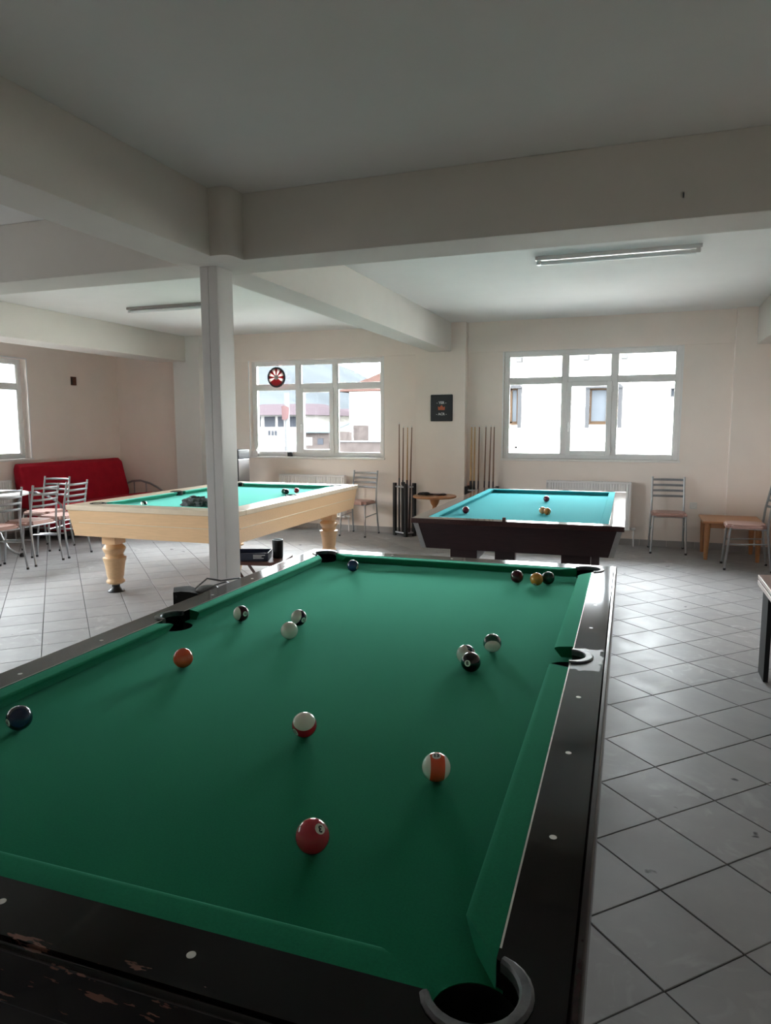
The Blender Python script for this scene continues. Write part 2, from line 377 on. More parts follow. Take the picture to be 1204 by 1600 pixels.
# beams
sbox('beam', M['beam'], -1.81, XR, 1.67, 2.0, ZB, ZC, bev=0.006)          # across, over the near table
sbox('beam', M['beam'], XL, -1.81, 1.67, 2.0, ZB, ZC, bev=0.006)          # across, left half
sbox('beam', M['beam'], -1.81, -1.53, 2.0, YB - 0.13, ZB, ZC, bev=0.006)  # middle, to the back
sbox('beam', M['beam'], -1.81, -1.495, YF, 1.67, ZB, ZC, bev=0.006)       # middle, towards the camera
sbox('beam', M['beam'], -6.10, -5.63, 2.0, YB - 0.15, ZB, ZC, bev=0.006)
sbox('beam', M['beam'], -6.10, -5.63, YF, 1.67, ZB, ZC, bev=0.006)
sbox('beam', M['beam'], 2.045, XR, 2.0, YB - 0.12, 2.41, ZC, bev=0.006)
sbox('beam', M['beam'], 2.045, XR, YF, 1.67, 2.41, ZC, bev=0.006)
# rounded stub of the concrete column in the beam corner
mb = MB(); mb.prism([(-1.5, 1.68), (-1.5, 1.52)] + arc(-1.43, 1.575, 0.06, -PI / 2, 0, 6) + [(-1.365, 1.68)], ZB, ZC)
struct(mb.obj('column', M['beam']))
# clad post standing under the beam crossing
po = struct(link('column', None, None, (-1.655, 1.825, 0)))
mb = MB(); mb.box(-0.052, 0.052, -0.078, 0.078, 0, ZB); mb.obj('core', M['post'], po)
mb = MB(); mb.box(-0.060, -0.004, -0.086, -0.076, 0, ZB, bev=0.0015); mb.obj('board', M['post'], po)
mb = MB(); mb.box(-0.001, 0.060, -0.086, -0.076, 0, ZB, bev=0.0015); mb.obj('board', M['post'], po)
mb = MB(); mb.box(0.050, 0.060, -0.075, 0.086, 0, ZB, bev=0.0015); mb.obj('board', M['post'], po)
mb = MB(); mb.box(-0.060, -0.050, -0.075, 0.086, 0, ZB, bev=0.0015); mb.obj('board', M['post'], po)
mb = MB(); mb.box(-0.049, 0.049, 0.076, 0.086, 0, ZB, bev=0.0015); mb.obj('board', M['post'], po)

# skirting tiles
def skirting(name, axis, a0, a1, p, out):
    b = struct(link(name, None))
    n = max(1, round((a1 - a0) / 0.31)); w = (a1 - a0) / n
    for i in range(n):
        mb = MB(); u0 = a0 + i * w + 0.0015; u1 = a0 + (i + 1) * w - 0.0015
        lo, hi = min(p, p + out * 0.01), max(p, p + out * 0.01)
        if axis == 'X': mb.box(u0, u1, lo, hi, 0, 0.08, bev=0.001, seg=1)
        else: mb.box(lo, hi, u0, u1, 0, 0.08, bev=0.001, seg=1)
        mb.obj('skirting_tile', M['skirt'], b)
skirting('baseboard_back', 'X', -1.335, 1.828, YB, -1)
skirting('baseboard_back', 'X', -5.40, -2.02, YB, -1)
skirting('baseboard_back', 'X', -2.02, -1.335, YB - 0.13, -1)
skirting('baseboard_back', 'X', 1.828, XR, YB - 0.12, -1)
skirting('baseboard_left', 'Y', 1.0, YB, XL, 1)

# floor: grout bed, single tiles laid on the diagonal, and one piece for the tiles too far or hidden to tell apart
fl = struct(link('floor', None))
mb = MB(); mb.box(XL - T, XR + T, YF - T, YB + T, -0.12, -0.004); mb.obj('grout_bed', M['grout'], fl)
TS = 0.311; E1 = Vector((math.cos(PI / 4), math.sin(PI / 4))); E2 = Vector((E1.x, -E1.y)); O0 = Vector((0.7443, 1.8089))
def clip(poly, x0, x1, y0, y1):
    for ax, v, sg in ((0, x0, 1), (0, x1, -1), (1, y0, 1), (1, y1, -1)):
        out = []
        for i in range(len(poly)):
            a, b = poly[i], poly[(i + 1) % len(poly)]; da, db = sg * (a[ax] - v), sg * (b[ax] - v)
            if da >= 0: out.append(a)
            if da * db < 0:
                t = da / (da - db); out.append((a[0] + (b[0] - a[0]) * t, a[1] + (b[1] - a[1]) * t))
        poly = out
        if len(poly) < 3: return []
    return poly
cand = []; rest = []
for i in range(-40, 41):
    for j in range(-40, 41):
        c = O0 + E1 * TS * (i + 0.5) + E2 * TS * (j + 0.5)
        if not (XL - 0.3 < c.x < XR + 0.3 and YF - 0.3 < c.y < YB + 0.3): continue
        ins = XL + 0.23 < c.x < XR - 0.23 and YF + 0.23 < c.y < YB - 0.23
        d = Vector((c.x, c.y, 0)) - CP; z = d.dot(CF)
        vis = ins and z > 0.3 and abs(d.dot(CR) / z) < 0.60 and abs(d.dot(CU) / z) < 0.78
        if vis:                                     # hidden behind the near table?
            k = (CP.z - 0.82) / CP.z; q = CP + d * k
            if abs(q.x) < 0.66 and abs(q.y) < 1.36: vis = False
        (cand if vis else rest).append((1 / max(z, .1) ** 3, c))
cand.sort(key=lambda t: -t[0])
rest += cand[300:]
h = TS / 2 - 0.0022
tme = MB(); tme.prism([(-h, -h), (h, -h), (h, h), (-h, h)], -0.008, 0.0)
bm_ = tme.bm; bmesh.ops.bevel(bm_, geom=[e for e in bm_.edges if all(v.co.z > -0.001 for v in e.verts)], offset=0.0018, segments=1, affect='EDGES')
tme = tme.mesh('tile', M['tile'], 0.3)
for _, c in cand[:300]:
    link('tile', tme, fl, (c.x, c.y, random.uniform(-0.0006, 0.0)), (random.uniform(-.001, .001), random.uniform(-.001, .001), PI / 4 + (PI / 2) * random.randint(0, 3)))
mb = MB()
for _, c in rest:
    pl = [(c.x + E1.x * a + E2.x * b_, c.y + E1.y * a + E2.y * b_) for a, b_ in ((-h, -h), (-h, h), (h, h), (h, -h))]
    pl = clip(pl, XL, XR, YF, YB)
    if len(pl) >= 3: mb.prism(pl, -0.008, -0.0004)
o = mb.obj('tile_field', M['tile'], fl, ang=0.3); o['kind'] = 'stuff'

# ------------------------------------------------------------------ windows
def frame_ring(mb, x0, x1, z0, z1, w, y0, y1, bev=0.004):
    mb.box(x0, x0 + w, y0, y1, z0, z1, bev); mb.box(x1 - w, x1, y0, y1, z0, z1, bev)
    mb.box(x0 + w, x1 - w, y0, y1, z0, z0 + w, bev); mb.box(x0 + w, x1 - w, y0, y1, z1 - w, z1, bev)
def window(name, Wd, hgt, loc, rz, sash_left=True, setback=0.03, specks=False):
    """local: x along the wall 0..Wd, y into the wall, z up; six panes, the lower middle one an opening sash"""
    r = struct(link(name, None, None, loc, (0, 0, rz)))
    k = Wd / 2.128; m1, m2 = 0.770 * k, 1.365 * k; tz = hgt * 0.727; fy0, fy1 = setback, setback + 0.07
    mb = MB(); frame_ring(mb, 0, Wd, 0, hgt, 0.058, fy0, fy1)
    mb.obj('window_frame', M['pvc'], r)
    for mx in (m1, m2):
        mb = MB(); mb.box(mx - 0.036, mx + 0.036, fy0, fy1, 0.058, hgt - 0.058, 0.004); mb.obj('mullion', M['pvc'], r)
    xs = [(0.058, m1 - 0.036), (m1 + 0.036, m2 - 0.036), (m2 + 0.036, Wd - 0.058)]
    for a, b in xs:
        mb = MB(); mb.box(a, b, fy0, fy1, tz - 0.034, tz + 0.034, 0.004); mb.obj('transom', M['pvc'], r)
    for n_, (a, b) in enumerate(xs):
        mb = MB(); mb.box(a, b, fy0 + 0.035, fy0 + 0.041, tz + 0.034, hgt - 0.058); mb.obj('pane', M['glass'], r)
        mb = MB(); frame_ring(mb, a, b, tz + 0.034, hgt - 0.058, 0.012, fy0 + 0.012, fy0 + 0.034, 0.002); mb.obj('glazing_bead', M['pvc'], r)
        if n_ != 1:
            mb = MB(); mb.box(a, b, fy0 + 0.035, fy0 + 0.041, 0.058, tz - 0.034); mb.obj('pane', M['glass'], r)
            mb = MB(); frame_ring(mb, a, b, 0.058, tz - 0.034, 0.012, fy0 + 0.012, fy0 + 0.034, 0.002); mb.obj('glazing_bead', M['pvc'], r)
        else:
            mb = MB(); frame_ring(mb, a - 0.012, b + 0.012, 0.046, tz - 0.022, 0.062, fy0 - 0.014, fy0 + 0.05)
            sa = mb.obj('sash', M['pvc'], r)
            mb = MB(); mb.box(a + 0.05, b - 0.05, fy0 + 0.035, fy0 + 0.041, 0.108, tz - 0.084); mb.obj('pane', M['glass'], sa)
            hx = a + 0.018; hz = 0.46
            mb = MB(); mb.box(hx - 0.012, hx + 0.012, fy0 - 0.026, fy0 - 0.014, hz - 0.03, hz + 0.03, 0.003)
            mb.tube([(hx, fy0 - 0.02, hz), (hx, fy0 - 0.05, hz), (hx, fy0 - 0.052, hz - 0.012), (hx, fy0 - 0.052, hz - 0.11)], 0.009, 8)
            mb.obj('window_handle', M['pvc'], sa)
            mb = MB()
            for q in (0.12, tz - 0.12): mb.box(b + 0.005, b + 0.024, fy0 - 0.026, fy0 - 0.012, q - 0.035, q + 0.035, 0.003)
            mb.obj('hinge', M['pvc'], sa)
    mb = MB(); mb.box(-0.03, Wd + 0.03, -0.028, fy0, -0.028, 0.0, 0.004); mb.obj('window_sill', M['sill'], r)
    mb = MB()
    mb.box(-0.018, 0.0, -0.006, 0.0, 0.0, hgt + 0.018); mb.box(Wd, Wd + 0.018, -0.006, 0.0, 0.0, hgt + 0.018); mb.box(0, Wd, -0.006, 0.0, hgt, hgt + 0.018)
    mb.obj('casing_bead', M['pvc'], r)
    if specks:
        for sx_, sz_, q in ((0.61, 0.62, 0.013), (0.50, 0.46, 0.016), (1.62, 1.20, 0.012), (0.16, 0.14, 0.035)):
            mb = MB(); mb.lathe([(q * 0.5, -0.001), (q * 0.6, 0.0), (q * 0.3, 0.0012)], 9, (sx_, fy0 + 0.033, sz_), 'Y'); mb.obj('dirt_speck', M['dgrey'], r)
    return r
window('window_1', WR[1] - WR[0], WR[3] - WR[2], (WR[0], YB, WR[2]), 0, specks=True)
window('window_2', WL[1] - WL[0], WL[3] - WL[2], (WL[0], YB, WL[2]), 0, setback=0.07)
window('window_3', WW[1] - WW[0], WW[3] - WW[2], (XL, WW[0], WW[2]), PI / 2, setback=0.10)
window('assumed_window', WW2[1] - WW2[0], WW2[3] - WW2[2], (XL, WW2[0], WW2[2]), PI / 2, setback=0.10)  # assumed window out of view, sized to add daylight fill to the near room
for q in (WR, WL): portal(((q[0] + q[1]) / 2, YB + 0.2, (q[2] + q[3]) / 2), q[1] - q[0], q[3] - q[2], (-PI / 2, 0, 0))
for q in (WW, WW2): portal((XL - 0.2, (q[0] + q[1]) / 2, (q[2] + q[3]) / 2), q[3] - q[2], q[1] - q[0], (0, -PI / 2, 0))

# ================================================================== NEAR POOL TABLE
RZ1 = 0.0166; BED = 0.80; TOP = 0.838
C1, S1 = math.cos(RZ1), math.sin(RZ1)
def t1w(x, y): return (x * C1 - y * S1, x * S1 + y * C1)
RC, RS = 0.057, 0.050; SXP = 0.673; CX, CY = 0.663, 1.284
def cushion(mb, a, b, ca, cb, axis, sgn, nose, jn, zb, zt):
    """cushion from a to b along the nose; ca/cb: how far the back extends past the nose at each end"""
    prof = [(0.000, zt - 0.004), (0.003, zt - 0.010), (0.020, zb + 0.004), (jn - nose, zb + 0.001), (jn - nose, zt), (0.012, zt), (0.004, zt - 0.0015)]
    secs = []
    for e, (p, cc) in enumerate(((a, ca), (b, cb))):
        s = []
        for d, z in prof:
            f = d / (jn - nose); u = p + (-1 if e == 0 else 1) * cc * f; w = sgn * (nose + d)
            s.append((u, w, z) if axis == 'X' else (w, u, z))
        secs.append(s)
    mb.loft(secs)
tb = thing('pool_table', 'dark worn pool table with green cloth, nearest to the viewer', 'pool table', (0, 0, 0), RZ1)
# bed with notches at the pockets
def bed_poly(X, Y, cs, r, sxp=None, rs=0.05, n=10):
    P = []
    def corner(sx, sy, a0, a1):
        cx, cy_ = sx * cs[0], sy * cs[1]; P.extend(arc(cx, cy_, r, a0, a1, n))
    # clockwise walk around the outline, arcs bulge inwards
    P.append((X, 0 - (rs + 0.02) if sxp else 0))
    if sxp: P.extend(arc(sxp, 0, rs, -PI * 0.5, -PI * 1.5, n)); P.append((X, rs + 0.02))
    corner(1, 1, 0, -PI / 2 - PI, ) if False else None
    dx = math.sqrt(max(0, r * r - (X - cs[0]) ** 2)); dyv = math.sqrt(max(0, r * r - (Y - cs[1]) ** 2))
    def notch(sx, sy):
        a = math.atan2(-dx, X - cs[0]); b = math.atan2(Y - cs[1], -dyv)
        pts = arc(0, 0, r, a, b - 2 * PI if b > a else b, n)
        pts = [(sx * (cs[0] + px), sy * (cs[1] + py)) for px, py in pts]
        return pts if sx * sy > 0 else pts[::-1]
    P.extend(notch(1, 1)); P.extend(notch(-1, 1))
    if sxp:
        P.append((-X, rs + 0.02)); P.extend(arc(-sxp, 0, rs, PI * 0.5, -PI * 0.5, n)); P.append((-X, -rs - 0.02))
    P.extend(notch(-1, -1)); P.extend(notch(1, -1))
    return P
mb = MB(); mb.prism(bed_poly(0.69, 1.315, (0.665, 1.286), 0.0545, SXP, 0.058), BED - 0.03, BED); mb.obj('bed_cloth', M['green'], tb)
NX, NY, JX, JY = 0.626, 1.252, 0.681, 1.305
for sy in (-1, 1):
    mb = MB(); cushion(mb, -0.535, 0.535, 0.076, 0.076, 'X', sy, NY, JY, BED, TOP - 0.001); mb.obj('cushion', M['green'], tb)
for sx in (-1, 1):
    mb = MB(); cushion(mb, -1.157, -0.077, 0.079, -0.020, 'Y', sx, NX, JX, BED, TOP - 0.001); mb.obj('cushion', M['green'], tb)
    mb = MB(); cushion(mb, 0.077, 1.157, -0.020, 0.079, 'Y', sx, NX, JX, BED, TOP - 0.001); mb.obj('cushion', M['green'], tb)
OX, OY = 0.772, 1.398
a_in = math.asin((JX - CX) / RC)      # where side rail inner line meets the corner circle
def end_rail(sy):
    dxx = math.sqrt(RC ** 2 - (JY - CY) ** 2); a0 = math.atan2(JY - CY, -dxx); a1 = math.atan2(JY - CY, dxx)
    arcR = arc(CX, CY, RC, a0, a1, 10)
    P = [(-OX, JY)] + [(-x, y) for x, y in arcR[::-1]] + arcR + [(OX, JY), (OX, OY), (-OX, OY)]
    return [(x, y * sy) for x, y in P]
def side_rail(sx):
    dyy = math.sqrt(RC ** 2 - (JX - CX) ** 2); a0 = math.atan2(-dyy, JX - CX); a1 = math.atan2(JY - CY, math.sqrt(RC ** 2 - (JY - CY) ** 2))
    top = arc(CX, CY, RC, a0, a1, 8)
    aa = math.acos((JX - SXP) / RS); mid = arc(SXP, 0, RS, -aa, aa, 12)
    P = [(x, -y) for x, y in top[::-1]] + mid + top + [(OX, JY), (OX, -JY)]
    return [(x * sx, y) for x, y in P]
for sy in (-1, 1):
    mb = MB(); mb.prism(end_rail(sy), 0.775, TOP); mb.obj('rail', M['rail'], tb)
for sx in (-1, 1):
    mb = MB(); mb.prism(side_rail(sx), 0.775, TOP); mb.obj('rail', M['rail'], tb)
# pale strip between cloth and wood
for sx in (-1, 1):
    for y0, y1 in ((-1.21, -0.06), (0.06, 1.21)):
        mb = MB(); mb.box(sx * 0.683 - 0.0014, sx * 0.683 + 0.0014, y0, y1, TOP - 0.002, TOP + 0.0008); mb.obj('cushion_strip', M['trimstrip'], tb)
mb = MB(); mb.box(-0.59, 0.59, 1.3055, 1.308, TOP - 0.002, TOP + 0.0006); mb.obj('cushion_strip', M['trimstrip'], tb)
# outer moulding: two stepped lips round the frame
for (x0, x1, y0, y1) in ((OX, OX + 0.016, -OY - 0.016, OY + 0.016), (-OX - 0.016, -OX, -OY - 0.016, OY + 0.016)):
    mb = MB(); mb.box(x0, x1, y0, y1, 0.752, TOP - 0.003, 0.006, 3); mb.obj('moulding', M['moulding'], tb)
for s in (-1, 1):
    y0, y1 = sorted((s * OY, s * (OY + 0.016)))
    mb = MB(); mb.box(-OX, OX, y0, y1, 0.752, TOP - 0.003, 0.006, 3); mb.obj('moulding', M['rail' if s < 0 else 'moulding'], tb)
# apron panels, legs
def apron(mb, X0, Y0, X1, Y1, z0, z1, th=0.02):
    pass
for s in (-1, 1):
    mb = MB(); mb.loft([[(s * 0.762, -1.388, 0.752), (s * 0.762, 1.388, 0.752), (s * 0.735, 1.36, 0.56), (s * 0.735, -1.36, 0.56)], [(s * 0.735, -1.36, 0.752), (s * 0.735, 1.36, 0.752), (s * 0.708, 1.335, 0.56), (s * 0.708, -1.335, 0.56)]]); mb.obj('apron', M['apron'], tb)
    mb = MB(); mb.loft([[(-0.735, s * 1.388, 0.752), (0.735, s * 1.388, 0.752), (0.708, s * 1.36, 0.56), (-0.708, s * 1.36, 0.56)], [(-0.735, s * 1.36, 0.752), (0.735, s * 1.36, 0.752), (0.708, s * 1.335, 0.56), (-0.708, s * 1.335, 0.56)]]); mb.obj('apron', M['apron'], tb)
mb = MB(); mb.box(-0.70, 0.70, -1.33, 1.33, 0.545, 0.56); mb.obj('underside', M['apron'], tb)
for sx in (-1, 1):
    for sy in (-1, 1):
        mb = MB(); x, y = sx * 0.52, sy * 1.08
        mb.loft([[(x - w, y - w, z), (x + w, y - w, z), (x + w, y + w, z), (x - w, y + w, z)] for w, z in ((0.07, 0.0), (0.075, 0.04), (0.06, 0.05), (0.085, 0.40), (0.10, 0.545))]); mb.obj('leg', M['apron'], tb)
# sights
def sight(x, y, parent, z=TOP):
    mb = MB(); mb.disc((x, y, z - 0.0008), 0.0062, 0.0012, 14, *((1.0, 1.0))); mb.obj('sight', M['sight'], parent)
U8 = 0.3129
for sx in (-1, 1):
    for k in (-3, -2, -1, 1, 2, 3): sight(sx * (NX + 0.096), k * U8, tb)
for sy in (-1, 1):
    for k in (-1, 0, 1): sight(k * U8, sy * (NY + 0.096), tb)
# pockets: black liner and worn casting
def horseshoe(mb, r0, r1, z0, z1, a0, a1, n=18):
    secs = []
    for i in range(n + 1):
        a = a0 + (a1 - a0) * i / n; t = abs(2 * i / n - 1); rr = r1 - (r1 - r0) * 0.35 * t ** 4
        c, s = math.cos(a), math.sin(a)
        secs.append([(r0 * c, r0 * s, z0), (rr * c, rr * s, z0), (rr * c, rr * s, z1 - 0.003), ((rr - 0.004) * c, (rr - 0.004) * s, z1), ((r0 + 0.003) * c, (r0 + 0.003) * s, z1), (r0 * c, r0 * s, z1 - 0.004)])
    mb.loft(secs)
def pocket(parent, x, y, ang, r, spread, zt=TOP, rim=0.015, rimmat='cast', deep=0.13, rb=0.0545, off=0.0028):
    mb = MB(); mb.lathe([(rb - 0.0008, BED - 0.0006), (rb - 0.0008, zt - 0.08), (rb - 0.008, zt - deep + 0.02), (r * 0.5, zt - deep)], 22, cap=False)
    mb.lathe([(r * 0.5, zt - deep - 0.002), (r * 0.5, zt - deep)], 22)
    o = mb.obj('pocket', M['leather'], parent, (x + off * math.cos(ang), y + off * math.sin(ang), 0))
    mb = MB(); horseshoe(mb, r - 0.003, r + rim, zt - 0.012, zt + 0.005, -spread, spread)
    mb.obj('pocket_rim', M[rimmat], parent, (x, y, 0), (0, 0, ang))
for sx in (-1, 1):
    for sy in (-1, 1): pocket(tb, sx * CX, sy * CY, math.atan2(sy, sx), RC, 1.90)
    pocket(tb, sx * SXP, 0, 0 if sx > 0 else PI, RS, 1.45, rim=0.021, rb=0.058, off=0)

# ---- billiard balls
R = 0.0286
def digit_on_ball(ball, body, S, Uv, col, size=0.017, zoff=1.003):
    me = text_mesh(body, size, 'number', 0.0, 0.0007)
    b = bmesh.new(); b.from_mesh(me); bmesh.ops.triangulate(b, faces=b.faces[:]); bmesh.ops.subdivide_edges(b, edges=b.edges[:], cuts=3, use_grid_fill=True); b.to_mesh(me); b.free()
    S = Vector(S).normalized(); Uv = Vector(Uv); Uv = (Uv - S * Uv.dot(S)).normalized(); Rt = Uv.cross(S)
    for v in me.vertices:
        p = S * math.sqrt(max(0, R * R - v.co.x ** 2 - v.co.y ** 2)) + Rt * v.co.x + Uv * v.co.y
        v.co = p.normalized() * (R * zoff)
    me.materials.clear(); me.materials.append(col)
    o = link('number', me, ball); return o
def spot_on_ball(ball, S, m, rad=0.0092):
    b = MB(); S = Vector(S).normalized(); q = S.to_track_quat('Z', 'Y'); n = 22; rings = []
    secs = []
    for k in range(4):
        a = rad / R * (1 - k / 3.2); secs.append([tuple(q @ Vector((math.sin(a) * math.cos(2 * PI * i / n), math.sin(a) * math.sin(2 * PI * i / n), math.cos(a))) * (R * 1.0009)) for i in range(n)])
    b.loft(secs, cap=True); return b.obj('number_spot', m, ball)
def ball_material(name, col): return mat(name, col, 0.09, var=0.02, scale=40, coat=0.5)
BM = dict(red=ball_material('red_ball', (0.42, 0.012, 0.028)), orange=ball_material('orange_ball', (0.72, 0.085, 0.025)), yellow=ball_material('yellow_ball', (0.70, 0.30, 0.045)),
          navy=ball_material('navy_ball', (0.012, 0.018, 0.060)), blue=ball_material('blue_ball', (0.012, 0.035, 0.12)), maroon=ball_material('maroon_ball', (0.075, 0.010, 0.020)),
          green=ball_material('green_ball', (0.006, 0.055, 0.035)), black=ball_material('black_ball', (0.006, 0.006, 0.007)), purple=ball_material('dark_purple_ball', (0.022, 0.012, 0.045)),
          teal=ball_material('dark_teal_ball', (0.006, 0.030, 0.048)), cream=ball_material('ivory_ball', (0.72, 0.70, 0.63)), tan=ball_material('tan_ball', (0.60, 0.33, 0.14)), amber=ball_material('amber_ball', (0.55, 0.21, 0.05)),
          wine=ball_material('wine_ball', (0.16, 0.012, 0.035)))
_ballme = {}
def ball(loc, label, col, group, pole=None, spot=None, num=None, up=(0, 0, 1), band=0.52):
    key = (col, tuple(pole) if pole else None)
    mb = MB(); P = Vector(pole).normalized() if pole else Vector((0, 0, 1)); q = P.to_track_quat('Z', 'Y').to_matrix().to_4x4()
    b = bmesh.new()
    lat = [math.asin(band) * t / 4 for t in range(-4, 5)]
    lat = [-PI / 2 + 1e-4 + (lat[0] + PI / 2) * t / 7 for t in range(7)] + lat + [lat[-1] + (PI / 2 - 1e-4 - lat[-1]) * t / 7 for t in range(1, 8)]
    rings = [[b.verts.new((R * math.cos(l) * math.cos(2 * PI * i / 40), R * math.cos(l) * math.sin(2 * PI * i / 40), R * math.sin(l))) for i in range(40)] for l in lat]
    for k in range(len(rings) - 1):
        st = pole is not None and (k < 7 or k >= len(rings) - 8)
        for i in range(40):
            f = b.faces.new((rings[k][i], rings[k][(i + 1) % 40], rings[k + 1][(i + 1) % 40], rings[k + 1][i])); f.material_index = 1 if st else 0
    for ring in (rings[0][::-1], rings[-1]):
        f = b.faces.new(ring); f.material_index = 1 if pole else 0
    b.transform(q); me = bpy.data.meshes.new('billiard_ball'); b.to_mesh(me); b.free()
    me.materials.append(BM[col]); me.materials.append(BM['cream']); me.shade_smooth()
    o = link('billiard_ball', me, None, loc); tag(o, label, 'ball', group)
    if spot:
        spot_on_ball(o, spot, BM['cream'])
        if num: digit_on_ball(o, num, spot, up, M['black'], 0.0150 if len(num) == 1 else 0.0120)
    return o
G1 = 'billiard balls on the dark green table'
zb = BED + R
ball((0.360, -1.042, zb), 'solid red ball with a round white number spot, closest to the near cushion', 'red', G1, None, (0.629, -0.249, 0.737), '3', (0.178, -0.497, -0.849))
ball((0.489, -0.745, zb), 'white ball with an upright orange band and dark number on top', 'orange', G1, (-0.921, -0.386, 0.061), (0.068, -0.223, 0.972), '13', (-0.153, 0.429, 0.89), 0.5)
ball((0.152, -0.654, zb), 'red banded ball with a white cap on top', 'red', G1, (0.22, -0.505, 0.835), (-0.412, -0.845, -0.342), '11', (-0.136, 0.383, 0.914), 0.5)
ball((0.412, -0.109, zb), 'black ball with a white number spot, touching a striped ball behind it', 'black', G1, None, (-0.131, -0.98, 0.147), '8', (-0.11, 0.309, 0.945))
ball((0.3835, -0.0475, zb), 'dark teal and white striped ball half hidden behind the black ball', 'teal', G1, (-0.668, -0.682, 0.298), (0.393, -0.824, 0.408), '10', (-0.105, 0.298, 0.949), 0.42)
ball((0.435, 0.088, zb), 'dark green banded ball with its white cap facing the viewer', 'green', G1, (0.214, -0.853, -0.477), (0.03, 0.139, 0.99), '14', (-0.101, 0.286, 0.953), 0.52)
ball((-0.227, -0.004, zb), 'plain ivory cue ball beside a dark purple striped ball', 'cream', G1)
ball((-0.268, 0.147, zb), 'white ball with a dark purple band just behind the cue ball', 'purple', G1, (-0.40, -0.80, 0.446), (0.889, -0.444, -0.112), '12', (-0.09, 0.254, 0.963), 0.42)
ball((-0.442, 1.065, zb), 'solid blue ball beside the far corner pocket', 'blue', G1, None, (0.955, -0.22, -0.2), '2', (-0.065, 0.187, 0.98))
ball((0.348, 1.083, zb), 'solid dark maroon ball lying by the far cushion', 'maroon', G1)
ball((0.438, 1.058, zb), 'yellow ball between the maroon and green balls at the far cushion', 'yellow', G1, None, (-0.18, -0.636, -0.751), '1', (-0.072, 0.205, 0.976))
ball((0.483, 1.098, zb), 'solid dark green ball right next to the yellow ball', 'green', G1)
ball((-0.391, -0.356, zb), 'solid orange-red ball without a number in view, nearest a side pocket', 'orange', G1)
ball((-0.491, 0.127, zb), 'maroon and white striped ball with a round number spot facing the viewer', 'maroon', G1, (-0.456, -0.88, 0.134), (0.89, -0.434, 0.141), '15', (-0.088, 0.249, 0.965), 0.55)
ball((-0.493, -0.843, zb), 'solid navy ball resting near the left long cushion', 'navy', G1, None, (-0.234, -0.969, -0.074), '4', (-0.133, 0.375, 0.918))

# ================================================================== CREAM POOL TABLE
t2 = thing('pool_table', 'cream wooden pool table with turned legs and pale green cloth', 'pool table', (-3.037, 4.12, 0), math.radians(1.0))
B2, Z2 = 0.782, 0.82; X2, Y2 = 0.845, 1.36; n2x, n2y = 0.60, 1.13
mb = MB(); mb.prism(bed_poly(0.66, 1.19, (0.625, 1.155), 0.058, 0.655, 0.048), B2 - 0.03, B2); mb.obj('bed_cloth', M['green2'], t2)
j2x, j2y = 0.652, 1.182
for s in (-1, 1):
    mb = MB(); cushion(mb, -0.51, 0.51, 0.055, 0.055, 'X', s, n2y, j2y, B2, Z2 - 0.001); mb.obj('cushion', M['green2'], t2)
    for a, b, ca, cb in ((-1.04, -0.072, 0.06, -0.018), (0.072, 1.04, -0.018, 0.06)):
        mb = MB(); cushion(mb, a, b, ca, cb, 'Y', s, n2x, j2x, B2, Z2 - 0.001); mb.obj('cushion', M['green2'], t2)
    mb = MB(); y0, y1 = sorted((s * j2y, s * Y2)); mb.box(-X2, X2, y0, y1, 0.775, Z2, 0.006, 3); mb.obj('rail', M['creamtop'], t2)
    x0, x1 = sorted((s * j2x, s * X2)); mb = MB(); mb.box(x0, x1, -j2y, j2y, 0.775, Z2, 0.006, 3); mb.obj('rail', M['creamtop'], t2)
for s in (-1, 1):
    q = [[(s * (X2 - .012), -Y2 + .012, .775), (s * (X2 - .012), Y2 - .012, .775), (s * (X2 - .045), Y2 - .045, .545), (s * (X2 - .045), -Y2 + .045, .545)], [(s * (X2 - .042), -Y2 + .042, .775), (s * (X2 - .042), Y2 - .042, .775), (s * (X2 - .075), Y2 - .075, .545), (s * (X2 - .075), -Y2 + .075, .545)]]
    mb = MB(); mb.loft(q); ap = mb.obj('apron', M['cream'], t2)
    mb = MB(); mb.box(s * (X2 - .026) - .004, s * (X2 - .026) + .004, -Y2 + .12, Y2 - .12, .664, .670, .0015, 1); mb.obj('apron_line', M['creamtop'], ap)
    q = [[(-X2 + .012, s * (Y2 - .012), .775), (X2 - .012, s * (Y2 - .012), .775), (X2 - .045, s * (Y2 - .045), .545), (-X2 + .045, s * (Y2 - .045), .545)], [(-X2 + .042, s * (Y2 - .042), .775), (X2 - .042, s * (Y2 - .042), .775), (X2 - .075, s * (Y2 - .075), .545), (-X2 + .075, s * (Y2 - .075), .545)]]
    mb = MB(); mb.loft(q); ap = mb.obj('apron', M['cream'], t2)
    mb = MB(); mb.box(-X2 + .12, X2 - .12, s * (Y2 - .026) - .004, s * (Y2 - .026) + .004, .664, .670, .0015, 1); mb.obj('apron_line', M['creamtop'], ap)
mb = MB(); mb.box(-0.77, 0.77, -1.28, 1.28, 0.545, 0.555); mb.obj('underside', M['cream'], t2)
legp = [(0.038, 0.065), (0.055, 0.072), (0.080, 0.085), (0.083, 0.100), (0.072, 0.115), (0.068, 0.125), (0.076, 0.15), (0.081, 0.20), (0.090, 0.26), (0.103, 0.305), (0.103, 0.318), (0.082, 0.326), (0.078, 0.352), (0.086, 0.362), (0.102, 0.395), (0.100, 0.408), (0.082, 0.430), (0.070, 0.440), (0.070, 0.445)]
lm = MB(); lm.lathe(legp, 28); lm.box(-0.072, 0.072, -0.072, 0.072, 0.445, 0.55, 0.004); lm = lm.mesh('leg', M['cream'], 0.7)
fm = MB(); fm.lathe([(0.074, 0.0), (0.072, 0.010), (0.048, 0.028), (0.036, 0.045), (0.036, 0.068)], 24); fm = fm.mesh('foot', M['black'])
